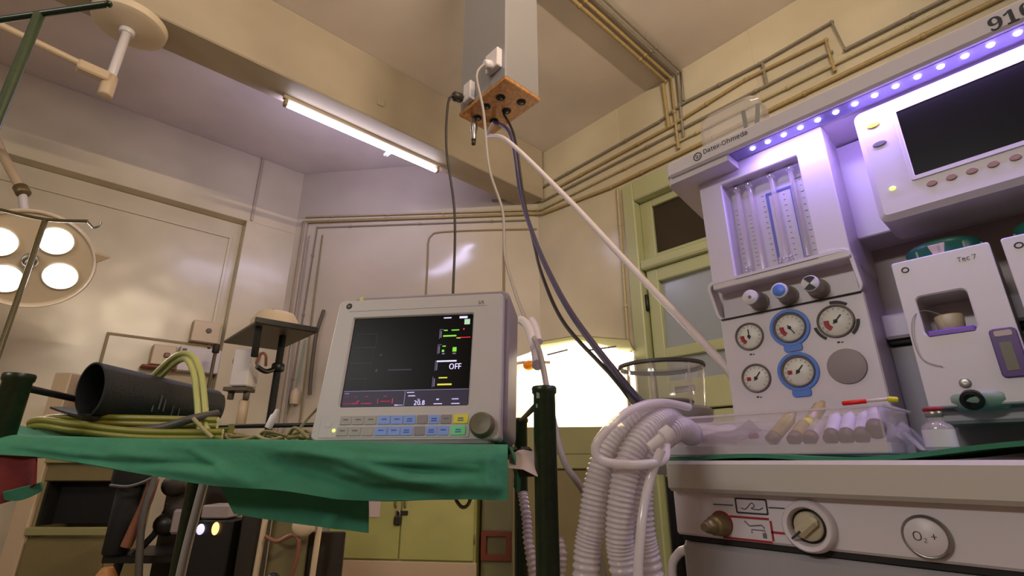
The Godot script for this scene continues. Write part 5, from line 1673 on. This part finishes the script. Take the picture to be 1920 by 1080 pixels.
	solo("brass_connector", b, "brass", "small brass-coloured connector lying inside the left bend of the twin tubing", "connector")
	# tangled leads
	t = thing("lead_tangle", "tangle of thin olive sensor leads between the tubing and the monitor", "cables", FV, Vector3(-0.42, 0.94, -0.92))
	var rng := RandomNumberGenerator.new()
	rng.seed = 77
	for i in 9:
		var p := []
		var x := -0.53 + rng.randf() * 0.03
		for k in 7:
			p.append(Vector3(x, 0.934 + rng.randf() * 0.022 * (1.0 if k % 2 else 0.35), -0.86 - rng.randf() * 0.12))
			x += 0.018 + rng.randf() * 0.022
		b = mb()
		b.tb(spl(p, 0.008), 0.0024 + 0.0008 * (i % 2), 8)
		part("lead", b, "cord_olive" if i % 3 else "cord_tan", t)
	b = mb()
	b.tb(spl(v3([-0.40, 0.94, -0.95, -0.40, 0.985, -1.02, -0.385, 1.015, -1.05, -0.36, 1.02, -1.05, -0.33, 0.98, -1.04]), 0.008), 0.0026, 8)
	part("lead", b, "cord_olive", t)
	b = mb()
	b.tb(v3([-0.525, 0.968, -0.85, -0.505, 0.950, -0.852, -0.49, 0.938, -0.855]), 0.0033, 8)
	part("lead", b, "cord_tan", t)
	place(FV, Vector3(-0.42, 0.955, -0.90))
	b = mb()
	b.la([Vector2(0, 0), Vector2(0.006, 0.001), Vector2(0.0065, 0.022), Vector2(0.004, 0.026), Vector2(0.0035, 0.034), Vector2(0, 0.035)], Vector3(-0.423, 0.955, -0.90), Vector3(0.35, 0.9, 0), 16)
	solo("clip", b, "white_plastic", "small white clip sticking up out of the tangled leads", "clip")

# ---------------------------------------------------------------- stands in the middle distance
func build_stands():
	var b: MB
	# near green stand at the left edge
	var t := thing("iv_stand", "dark green pole stand close by, cutting the top left corner with a slanting crossbar", "stand", FV, Vector3(-1.11, 0, -0.9))
	b = mb()
	b.cyl(Vector3(-1.11, 0.05, -0.9), Vector3(-1.108, 1.893, -0.9), 0.0105, 0.002, 18)
	part("pole", b, "pole_green", t)
	b = mb()
	b.tb(v3([-1.32, 1.85, -0.9, -1.108, 1.893, -0.9, -0.955, 1.924, -0.9]), 0.0075, 14)
	b.ball(Vector3(-0.955, 1.924, -0.9), Vector3.ONE * 0.0085, 12, 8)
	part("crossbar", b, "post_green", t)
	b = mb()
	for k in 4:
		var an := TAU * k / 4.0 + 0.4
		b.tb([Vector3(-1.11, 0.06, -0.9), Vector3(-1.11 + cos(an) * 0.26, 0.03, -0.9 + sin(an) * 0.26)], 0.012, 10)
	part("foot", b, "pole_green", t)
	# olive stand in front of the surgical lamp
	t = thing("iv_stand", "thin olive pole stand with a hooked crossbar in front of the surgical lamp", "stand", FV, Vector3(-2.17, 0, -2.1))
	b = mb()
	b.cyl(Vector3(-2.19, 0.05, -2.1), Vector3(-2.172, 1.965, -2.1), 0.011, 0.002, 14)
	part("pole", b, "pole_olive", t)
	b = mb()
	b.tb(spl(v3([-2.40, 2.018, -2.1, -2.172, 1.967, -2.1, -1.975, 1.958, -2.1]), 0.05), 0.008, 10)
	part("crossbar", b, "pole_olive", t)
	b = mb()
	b.tb(spl(v3([-1.975, 1.958, -2.1, -1.955, 1.940, -2.1, -1.935, 1.925, -2.1, -1.915, 1.935, -2.1, -1.91, 1.955, -2.1]), 0.005), 0.005, 8)
	part("hook", b, "steel", t)
	b = mb()
	for k in 4:
		var an := TAU * k / 4.0 + 0.2
		b.tb([Vector3(-2.19, 0.07, -2.1), Vector3(-2.19 + cos(an) * 0.26, 0.03, -2.1 + sin(an) * 0.26)], 0.012, 10)
	part("foot", b, "pole_olive", t)
	# flat-topped stand with a white hood on it
	t = thing("shelf_stand", "black pole stand with a flat khaki shelf plate seen from below", "stand", FW, Vector3(0.96, 0, -3.12))
	b = mb()
	b.bx(Vector3(0.917, 1.63, -3.252), Vector3(0.342, 0.018, 0.648), 0.004)
	part("shelf_plate", b, "khaki_plate", t)
	for q in [[0.744, 1.626, -2.94, 1.094, 1.658, -2.92], [1.078, 1.626, -3.576, 1.094, 1.650, -2.94]]:
		part("rim", boxes([q], 0.002), "black", t)
	b = mb()
	b.cyl(Vector3(0.96, 0.06, -3.12), Vector3(0.96, 1.624, -3.12), 0.020, 0.003, 16)
	part("pole", b, "black_matt", t)
	b = mb()
	b.cyl(Vector3(0.79, 1.452, -3.0), Vector3(0.786, 1.624, -3.0), 0.019, 0.003, 14)
	part("short_post", b, "black_matt", t)
	b = mb()
	b.cyl(Vector3(0.96, 1.404, -3.12), Vector3(0.96, 1.452, -3.12), 0.036, 0.006, 16)
	b.tb(spl([Vector3(0.96, 1.43, -3.12), Vector3(0.888, 1.392, -3.084), Vector3(0.828, 1.41, -3.06)], 0.02), 0.014, 10)
	part("clamp", b, "black", t)
	b = mb()
	for k in 5:
		var an := TAU * k / 5.0
		b.tb([Vector3(0.96, 0.09, -3.12), Vector3(0.96 + cos(an) * 0.28, 0.04, -3.12 + sin(an) * 0.28)], 0.014, 10)
	part("foot", b, "black_matt", t)
	t = thing("white_hood", "rounded cream device resting on the khaki shelf plate of the black stand", "device", FW, Vector3(0.912, 1.639, -3.19))
	b = mb()
	b.la([Vector2(0, 0), Vector2(0.138, 0), Vector2(0.134, 0.06), Vector2(0.102, 0.114), Vector2(0.048, 0.126), Vector2(0, 0.128)], Vector3(0.912, 1.639, -3.144), Vector3.UP, 30)
	part("hood", b, "enamel", t)
	for q in [[0.888, 1.764, -3.12], [0.96, 1.756, -3.144]]:
		b = mb()
		b.ball(Vector3(q[0], q[1], q[2]), Vector3.ONE * 0.014, 10, 6)
		part("knob", b, "steel", t)
	t = thing("ventilator_box", "small lilac-white box unit clamped beside the black stand's pole under the shelf plate", "device", FV, Vector3(-1.54, 1.41, -2.9))
	b = mb()
	b.bx(Vector3(-1.543, 1.41, -2.90), Vector3(0.102, 0.21, 0.12), 0.006)
	part("case", b, "white_plastic", t)
	b = mb()
	b.cyl(Vector3(-1.614, 1.452, -2.90), Vector3(-1.59, 1.452, -2.90), 0.03, 0.004)
	part("side_knob", b, "knob_olive", t)
	b = mb()
	b.bx(Vector3(-1.56, 1.29, -2.90), Vector3(0.132, 0.022, 0.108), 0.003)
	part("base_bracket", b, "khaki_plate", t)
	for x in [-1.602, -1.514]:
		b = mb()
		b.cyl(Vector3(x, 1.236, -2.90), Vector3(x, 1.285, -2.90), 0.017, 0.002, 12)
		part("leg", b, "khaki_plate", t)
	b = mb()
	b.cyl(Vector3(-1.53, 1.09, -2.92), Vector3(-1.53, 1.236, -2.92), 0.026, 0.006)
	part("lower_bowl", b, "enamel_tan", t)
	b = mb()
	b.tb(spl(v3([-1.486, 1.44, -2.9, -1.47, 1.50, -2.9, -1.44, 1.488, -2.9, -1.446, 1.434, -2.93]), 0.01), 0.008, 8)
	part("tube", b, "pink_tube", t)
	# slim stand pole in front of the niche
	t = thing("slim_pole", "slim olive pole with a black collar against the left wall niche", "pole", FW, Vector3(0.93, 0, -4.45))
	b = mb()
	b.cyl(Vector3(0.885, 0.02, -4.45), Vector3(0.885, 1.745, -4.45), 0.013, 0.002, 12)
	part("pole", b, "pole_olive", t)
	b = mb()
	b.cyl(Vector3(0.885, 1.71, -4.45), Vector3(0.885, 1.78, -4.45), 0.026, 0.005, 14)
	part("collar", b, "dark_brown", t)
	b = mb()
	b.la([Vector2(0, 0), Vector2(0.18, 0.0), Vector2(0.18, 0.02), Vector2(0.03, 0.045), Vector2(0, 0.045)], Vector3(0.885, 0, -4.45), Vector3.UP, 24)
	part("foot", b, "pole_olive", t)

# ---------------------------------------------------------------- background
func build_back():
	var b: MB
	# panel and boxes in the left wall's niche
	var t := thing("notice_panel", "pale rectangular panel on the left wall inside the niche, behind the cuff", "panel", FL, Vector3(0.62, 1.4, -0.12))
	part("board", boxes([[0.225, 1.12, -0.12, 0.98, 1.84, -0.105]], 0.003), "cabinet_olive" if false else "wall", t)
	b = mb()
	b.rg(rr(0.215, 1.11, 0.985, 1.85, 0.004), rr(0.235, 1.13, 0.965, 1.83, 0.003), -0.118, -0.098, Transform3D.IDENTITY, 0.002)
	part("frame", b, "seam", t)
	t = thing("wall_switch_box", "white switch box on the left wall, right one of the pair", "switch box", FL, Vector3(0.86, 1.72, -0.10), "switch boxes on the left wall")
	part("box", boxes([[0.70, 1.60, -0.105, 1.0, 1.80, 0.0]], 0.006), "white_plastic", t)
	part("rocker", boxes([[0.715, 1.72, 0.0, 0.745, 1.78, 0.008]], 0.002), "ink_soft", t)
	t = thing("wall_switch_box", "pinkish switch box with a small ledge on the left wall, left one of the pair", "switch box", FL, Vector3(0.6, 1.72, -0.10), "")
	part("box", boxes([[0.52, 1.63, -0.105, 0.68, 1.79, -0.02]], 0.006), "enamel", t)
	part("dial", boxes([[0.60, 1.69, -0.02, 0.64, 1.73, -0.005]], 0.006), "pink_tube", t)
	part("ledge", boxes([[0.47, 1.60, -0.105, 0.70, 1.618, 0.02]], 0.003), "wood_red", t)
	t = thing("wall_socket_box", "beige wall box with one dark round hole above the pair of switch boxes", "junction box", FL, Vector3(0.87, 1.95, -0.11))
	part("box", boxes([[0.76, 1.86, -0.12, 0.97, 2.04, -0.04]], 0.006), "enamel", t)
	b = mb()
	b.cyl(Vector3(0.88, 1.96, -0.045), Vector3(0.88, 1.96, -0.03), 0.022, 0.004)
	part("outlet", b, "ink_soft", t)
	# cords down the corner wall
	for q in [[0.16, 1.95, 0.9, "cord_grey", "pale grey cord hanging on the corner wall beside the pillar"], [0.30, 2.2, 0.8, "cord_olive", "olive cord hanging on the corner wall, right of the grey cord"]]:
		place(FC, Vector3(q[0], q[1], 0.02))
		b = mb()
		b.tb(spl([Vector3(q[0], 3.0, 0.01), Vector3(q[0] + 0.01, q[1], 0.02), Vector3(q[0] + 0.04, q[2] + 0.3, 0.03), Vector3(q[0] + 0.03, q[2], 0.03)], 0.05), 0.007, 8)
		solo("hanging_cable", b, q[3], q[4], "cord")
	place(FC, Vector3(0.42, 1.9, 0.1))
	b = mb()
	b.tb(spl(v3([0.43, 2.22, 0.04, 0.40, 2.0, 0.06, 0.395, 1.8, 0.06, 0.40, 1.6, 0.06, 0.41, 1.45, 0.06]), 0.05), 0.016, 10)
	solo("hanging_strap", b, "khaki_plate", "brown strap hanging on the corner wall just left of the monitor", "strap")
	t = thing("hand_bulb", "small pale bottle hanging by a bluish cord left of the brown strap", "bottle", FC, Vector3(0.27, 1.35, 0.05))
	b = mb()
	b.tb(v3([0.275, 1.95, 0.02, 0.27, 1.52, 0.04]), 0.008, 8)
	part("cord", b, "pale_green", t)
	b = mb()
	b.la([Vector2(0, 0), Vector2(0.035, 0.005), Vector2(0.04, 0.05), Vector2(0.035, 0.11), Vector2(0.012, 0.14), Vector2(0, 0.145)], Vector3(0.27, 1.37, 0.05), Vector3.UP, 18)
	part("bottle", b, "enamel", t)
	# green cupboard
	t = thing("green_cupboard", "low yellow-green steel cupboard with padlocked double doors behind the trolley", "cupboard", FC, Vector3(1.42, 0, 0.2))
	part("carcass", boxes([[0.87, 0.10, 0.01, 1.965, 0.88, 0.385]], 0.005), "cabinet_green", t)
	part("plinth", boxes([[0.84, 0, 0.01, 1.97, 0.10, 0.36]], 0.004), "cabinet_khaki", t)
	for q in [[0.885, 1.412], [1.422, 1.953]]:
		var dr := part("door", boxes([[q[0], 0.255, 0.385, q[1], 0.865, 0.402]], 0.005), "cabinet_green", t)
		b = mb()
		for y in [0.36, 0.76]: b.cyl(Vector3(q[0] if q[0] < 1.0 else q[1], y, 0.395), Vector3(q[0] if q[0] < 1.0 else q[1], y + 0.06, 0.395), 0.008, 0.002, 10)
		part("hinge", b, "cabinet_khaki", dr)
	part("base_board", boxes([[0.86, 0.10, 0.385, 1.975, 0.245, 0.40]], 0.004), "enamel_tan", t)
	b = mb()
	for x in [1.375, 1.445]: b.tb(v3([x, 0.66, 0.405, x, 0.64, 0.425, x, 0.61, 0.425, x, 0.59, 0.405]), 0.006, 8)
	part("handle", b, "brass", t)
	var pl := thing("padlock", "dark padlock on the hasp between the green cupboard's doors", "padlock", FC, Vector3(1.40, 0.50, 0.41))
	b = mb()
	b.bx(Vector3(1.40, 0.505, 0.418), Vector3(0.055, 0.06, 0.022), 0.008)
	part("body", b, "dark_brown", pl)
	b = mb()
	b.tb(spl(v3([1.385, 0.53, 0.418, 1.387, 0.56, 0.418, 1.40, 0.572, 0.418, 1.413, 0.56, 0.418, 1.415, 0.53, 0.418]), 0.01), 0.006, 8)
	part("shackle", b, "steel", pl)
	b = mb()
	b.bx(Vector3(1.425, 0.555, 0.409), Vector3(0.09, 0.03, 0.006), 0.002)
	part("hasp", b, "dark_brown", pl)
	place(FC, Vector3(1.2, 0.6, 0.41))
	b = mb()
	b.bx(Vector3(1.205, 0.61, 0.405), Vector3(0.11, 0.17, 0.004), 0.001)
	solo("paper_tag", b, "paper", "pinkish white paper stuck on the green cupboard's left door", "paper")
	# small framed plate right of the cupboard
	t = thing("framed_plate", "small reddish wooden frame standing low beside the green cupboard", "frame", FC, Vector3(2.1, 0.25, 0.3))
	b = mb()
	b.rg(rr(1.985, 0.245, 2.205, 0.435, 0.004), rr(2.025, 0.285, 2.165, 0.40, 0.003), 0.27, 0.31, Transform3D.IDENTITY, 0.004)
	part("frame", b, "wood_red", t)
	part("panel", boxes([[2.02, 0.28, 0.275, 2.17, 0.405, 0.285]], 0.001), "cabinet_khaki", t)
	part("wall_box", boxes([[1.98, 0.10, 0.0, 2.25, 0.9, 0.27]], 0.004), "cabinet_olive", t, "olive backing box")
	# infant warmer with its glowing hood
	t = thing("infant_warmer", "brilliantly lit infant warmer with a glowing white hood on an olive base", "warmer", FC, Vector3(2.65, 0, 0.75))
	part("base_cabinet", boxes([[2.28, 0.12, 0.56, 3.06, 0.86, 0.88]], 0.01), "cabinet_khaki", t)
	part("front_rail", boxes([[2.26, 0.945, 0.87, 3.12, 1.115, 0.90]], 0.006), "cabinet_olive", t)
	part("deck", boxes([[2.26, 0.86, 0.50, 3.12, 0.945, 0.90], [2.26, 0.945, 0.50, 3.12, 1.09, 0.53]], 0.006), "cabinet_olive", t)
	part("mattress", boxes([[2.30, 0.945, 0.54, 3.08, 1.06, 0.86]], 0.03), "white_enamel", t)
	part("back_board", boxes([[2.24, 1.06, 0.52, 3.10, 1.60, 0.545]], 0.004), "white_enamel", t)
	part("side_board", boxes([[3.085, 1.06, 0.54, 3.10, 1.60, 0.86]], 0.003), "white_enamel", t)
	b = mb()
	b.bx(Vector3(2.26, 1.30, 0.62), Vector3(0.012, 0.36, 0.16), 0.003)
	b.bx(Vector3(2.32, 1.30, 0.60), Vector3(0.10, 0.36, 0.012), 0.003)
	part("side_flap", b, "enamel", t)
	for x in [2.255, 3.09]:
		b = mb()
		b.cyl(Vector3(x, 0.86, 0.54), Vector3(x, 1.60, 0.54), 0.014, 0.003, 12)
		part("upright", b, "enamel_tan", t)
	b = mb()
	b.cyl(Vector3(3.03, 1.11, 0.88), Vector3(3.045, 1.50, 0.88), 0.012, 0.003, 12)
	part("upright", b, "enamel_tan", t)
	# hood: shallow pitched shade, glowing
	b = mb()
	var po := pv([2.29, 1.565, 2.40, 1.60, 2.44, 1.635, 2.49, 1.635, 2.505, 1.61, 2.52, 1.625, 2.62, 1.655, 2.72, 1.672, 2.80, 1.655, 2.90, 1.635, 3.0, 1.605, 3.09, 1.58, 3.09, 1.55, 2.98, 1.572, 2.8, 1.59, 2.6, 1.585, 2.42, 1.555])
	b.pz(po, 0.56, 0.86, 0.0)
	part("glowing_hood", b, "hood_glow", t)
	b = mb()
	for q in [[2.47, 1.80], [2.59, 1.79]]: b.cyl(Vector3(q[0], q[1] - 0.08, 0.55), Vector3(q[0], q[1] - 0.05, 0.55), 0.016, 0.004, 12)
	part("hood_screw", b, "dark_brown", t)
	for q in [[2.52, 1.58, 2.66, 1.612], [2.80, 1.605, 2.98, 1.625]]:
		b = mb()
		b.cyl(Vector3(q[0], q[1], 0.868), Vector3(q[2], q[3], 0.868), 0.006, 0.002, 10)
		part("hood_strut", b, "ink_soft", t)
	b = mb()
	b.pz(pv([2.40, 1.62, 2.44, 1.69, 2.72, 1.73, 3.08, 1.69, 3.10, 1.62, 3.0, 1.62, 2.72, 1.69, 2.44, 1.65]), 0.54, 0.80, 0.01)
	part("hood_shell", b, "cabinet_olive", t)
	area(t, Vector3(2.68, 1.53, 0.72), Basis(Vector3.RIGHT, -PI / 2), Vector2(0.7, 0.2), Color(1.0, 0.93, 0.82), 2.6)
	# amber jar beside the warmer
	t = thing("amber_bag", "translucent amber bag hanging at the left end of the glowing warmer", "bag", FC, Vector3(2.25, 1.5, 0.87))
	b = mb()
	b.ball(Vector3(2.245, 1.54, 0.86), Vector3(0.05, 0.10, 0.03), 18, 12)
	b.ball(Vector3(2.40, 1.515, 0.86), Vector3(0.045, 0.035, 0.03), 16, 10)
	part("bag", b, "amber", t)
	b = mb()
	b.tb(v3([2.245, 1.52, 0.86, 2.36, 1.535, 0.86, 2.54, 1.53, 0.86]), 0.012, 10)
	part("rod", b, "enamel_tan", t)
	place(FC, Vector3(2.29, 1.12, 0.89))
	b = mb()
	b.bx(Vector3(2.29, 1.131, 0.885), Vector3(0.10, 0.028, 0.03), 0.008)
	solo("red_pouch", b, "red", "small red pouch on the warmer's rail just right of the monitor", "pouch")
	# open steel cabinet at the left
	t = thing("steel_cabinet", "khaki steel cabinet with one dark open compartment, at the left under the cloth", "cabinet", FV, Vector3(-2.35, 0, -3.0))
	part("side_panel", boxes([[-2.70, 0, -3.25, -2.60, 1.40, -2.96]], 0.006), "enamel_tan", t)
	part("carcass", boxes([[-2.60, 0, -3.25, -2.15, 0.515, -2.98], [-2.60, 0.80, -3.25, -2.15, 0.92, -2.98], [-2.60, 0.515, -3.25, -2.15, 0.80, -3.22], [-2.60, 0.515, -3.25, -2.585, 0.80, -2.98]], 0.006), "cabinet_khaki", t)
	part("lower_door", boxes([[-2.59, 0.05, -2.98, -2.16, 0.50, -2.965]], 0.004), "cabinet_khaki", t)
	for y in [0.53, 0.895]: part("shelf_lip", boxes([[-2.60, y, -2.98, -2.16, y + 0.04, -2.95]], 0.004), "cabinet_olive", t)
	part("inner_wall", boxes([[-2.575, 0.575, -3.10, -2.16, 0.80, -3.08]], 0.002), "black_matt", t)  # black sheet stands in for the shade deep in the compartment
	part("inner_side", boxes([[-2.584, 0.575, -3.2, -2.574, 0.80, -2.99]], 0.002), "black_matt", t)  # black too, for the shade along the compartment's left side
	place(FV, Vector3(-2.5, 1.2, -2.8))
	b = mb()
	b.bx(Vector3(-2.45, 1.345, -3.0), Vector3(0.14, 0.10, 0.12), 0.006)
	b.bx(Vector3(-2.45, 1.11, -3.0), Vector3(0.12, 0.36, 0.10), 0.006)
	solo("brown_case", b, "khaki_plate", "brown box standing on the khaki cabinet behind the cuff's open end", "box")
	# black trolley with odds and ends
	t = thing("black_trolley", "dark equipment trolley in the shade under the cloth, with a leaning frame", "trolley", FV, Vector3(-1.7, 0, -2.45))
	b = mb()
	b.tb(v3([-1.80, 0.02, -2.45, -1.72, 0.40, -2.45, -1.66, 0.80, -2.45]), 0.018, 10)
	b.tb(v3([-1.40, 0.02, -2.45, -1.40, 0.82, -2.45]), 0.018, 10)
	b.tb(v3([-1.66, 0.50, -2.45, -1.58, 0.60, -2.45, -1.54, 0.72, -2.45]), 0.014, 10)
	part("frame", b, "black", t)
	for y in [0.12, 0.49]: part("shelf", boxes([[-1.76, y, -2.7, -1.36, y + 0.03, -2.41]], 0.004), "black", t)
	part("back_panel", boxes([[-1.72, 0.15, -2.72, -1.36, 0.82, -2.69]], 0.004), "dark_brown", t)
	place(FV, Vector3(-1.74, 0.82, -2.42))
	b = mb()
	b.la([Vector2(0, 0), Vector2(0.072, 0), Vector2(0.078, 0.02), Vector2(0.078, 0.07), Vector2(0.05, 0.09), Vector2(0, 0.092)], Vector3(-1.72, 0.805, -2.43), Vector3.UP, 24)
	b.cyl(Vector3(-1.72, 0.52, -2.43), Vector3(-1.72, 0.81, -2.43), 0.05, 0.01)
	solo("black_canister", b, "black_matt", "black canister with a domed lid on the dark trolley", "canister")
	place(FV, Vector3(-1.62, 0.5, -2.38))
	b = mb()
	b.la([Vector2(0, 0.02), Vector2(0.045, 0.02), Vector2(0.05, 0.04), Vector2(0.05, 0.44), Vector2(0.02, 0.49), Vector2(0, 0.49)], Vector3(-1.665, 0.0, -2.33), Vector3.UP, 22)
	solo("orange_cylinder", b, "wood", "orange-brown cylinder standing low in front of the dark trolley", "cylinder")
	place(FV, Vector3(-1.63, 0.7, -2.38))
	b = mb()
	b.tb(spl(v3([-1.645, 0.56, -2.38, -1.62, 0.66, -2.38, -1.60, 0.74, -2.38, -1.59, 0.83, -2.38]), 0.02), 0.022, 10)
	solo("tan_hose", b, "pink_tube", "tan hose rising in front of the dark trolley", "hose")
	place(FV, Vector3(-1.56, 0.7, -2.36))
	b = mb()
	b.tb(spl(v3([-1.74, 0.805, -2.33, -1.66, 0.80, -2.33, -1.60, 0.82, -2.34, -1.575, 0.84, -2.36]), 0.02), 0.006, 8)
	b.tb(spl(v3([-1.575, 0.84, -2.36, -1.575, 0.70, -2.34, -1.565, 0.60, -2.34, -1.53, 0.42, -2.34, -1.50, 0.30, -2.34]), 0.02), 0.014, 10)
	solo("grey_green_hose", b, "tube_grey", "grey-green hose drooping over the dark trolley", "hose")
	for q in [[-1.53, 0.80, "dark_brown"], [-1.49, 0.70, "dark_brown"], [-1.53, 0.64, "black"]]:
		b = MB.new(Vector3(q[0], q[1], -2.45))
		b.ball(Vector3(q[0], q[1], -2.45), Vector3(0.06, 0.05, 0.05), 14, 9)
		place(FV, Vector3(q[0], q[1], -2.45))
		solo("dark_pouch", b, q[2], {0.80: "dark brown pouch, topmost of three on the dark trolley", 0.70: "dark brown pouch, middle one of three on the dark trolley", 0.64: "black pouch, lowest of three on the dark trolley"}[q[1]], "pouch")
	place(FV, Vector3(-1.43, 0.68, -2.42))
	b = mb()
	b.bx(Vector3(-1.455, 0.655, -2.42), Vector3(0.06, 0.10, 0.06), 0.01)
	solo("lilac_bottle", b, "blank_disc", "lilac-grey box at the right edge of the dark trolley", "box")
	# instrument with two small lit lamps
	t = thing("instrument_box", "dark instrument box with two small lit lamps, seen under the green cloth", "instrument", FV, Vector3(-1.32, 0.3, -2.4))
	part("case", boxes([[-1.385, 0.30, -2.55, -1.215, 0.66, -2.40]], 0.006), "black", t)
	part("top_box", boxes([[-1.37, 0.665, -2.54, -1.25, 0.72, -2.41]], 0.006), "blank_disc", t)
	b = mb()
	b.ball(Vector3(-1.348, 0.625, -2.392), Vector3(0.018, 0.022, 0.008), 14, 8)
	part("lamp", b, "lamp_white", t, "white lamp")
	b = mb()
	b.ball(Vector3(-1.284, 0.628, -2.392), Vector3(0.016, 0.026, 0.008), 14, 8)
	part("lamp", b, "lamp_amber", t, "amber lamp")
	t = thing("dark_column", "dark brown upright column beside the lit instrument box", "column", FV, Vector3(-1.16, 0, -2.45))
	part("column", boxes([[-1.205, 0.0, -2.56, -1.115, 0.69, -2.44]], 0.01), "dark_brown", t)
	part("base", boxes([[-1.23, 0.0, -2.6, -1.09, 0.06, -2.40]], 0.01), "black", t)
	# stool-like frame with enamel legs
	t = thing("enamel_stand", "two cream-legged stand with a hanging basin cloth, right of the dark column", "stand", FV, Vector3(-1.0, 0, -2.5))
	for x in [-1.108, -0.862]:
		b = mb()
		b.tb(v3([x + 0.01, 0.72, -2.45, x, 0.40 if x < -1 else 0.42, -2.45]), 0.013, 12)
		part("leg", b, "enamel", t)
		b = mb()
		b.tb(v3([x, 0.41, -2.45, x - 0.005, 0.02, -2.45]), 0.017, 12)
		part("lower_leg", b, "dark_brown" if x > -1 else "pale_green", t)
	part("panel", boxes([[-1.09, 0.40, -2.52, -0.92, 0.70, -2.50]], 0.004), "cabinet_khaki", t)
	part("dark_panel", boxes([[-0.945, 0.05, -2.54, -0.76, 0.60, -2.52]], 0.004), "dark_brown", t)
	part("top_bar", boxes([[-1.11, 0.71, -2.47, -0.80, 0.735, -2.43]], 0.004), "enamel", t)
	place(FV, Vector3(-0.95, 0.6, -2.42))
	b = mb()
	b.tb(spl(v3([-1.075, 0.595, -2.42, -1.02, 0.575, -2.42, -0.96, 0.60, -2.42, -0.93, 0.58, -2.42, -0.925, 0.52, -2.42, -0.94, 0.44, -2.42]), 0.01), 0.009, 10)
	solo("pink_tube", b, "pink_tube", "pinkish rubber tube looped in front of the khaki panel", "tube")
	place(FV, Vector3(-0.93, 0.63, -2.40))
	b = mb()
	b.ball(Vector3(-0.915, 0.635, -2.42), Vector3(0.05, 0.045, 0.03), 16, 10)
	solo("white_bag", b, "enamel", "soft whitish bag hanging above the pinkish rubber tube", "bag")
	t = thing("dark_bin", "dark blue-black bin standing low beneath the khaki panel", "bin", FV, Vector3(-1.0, 0, -2.36))
	b = mb()
	b.la([Vector2(0, 0), Vector2(0.075, 0), Vector2(0.095, 0.39), Vector2(0.10, 0.40), Vector2(0.088, 0.40), Vector2(0.07, 0.02), Vector2(0, 0.02)], Vector3(-1.0, 0, -2.34), Vector3.UP, 28)
	part("bin", b, "bin_blue", t)
	b = mb()
	b.ball(Vector3(-0.985, 0.43, -2.34), Vector3(0.035, 0.04, 0.03), 14, 8)
	part("bag_knot", b, "black", t)
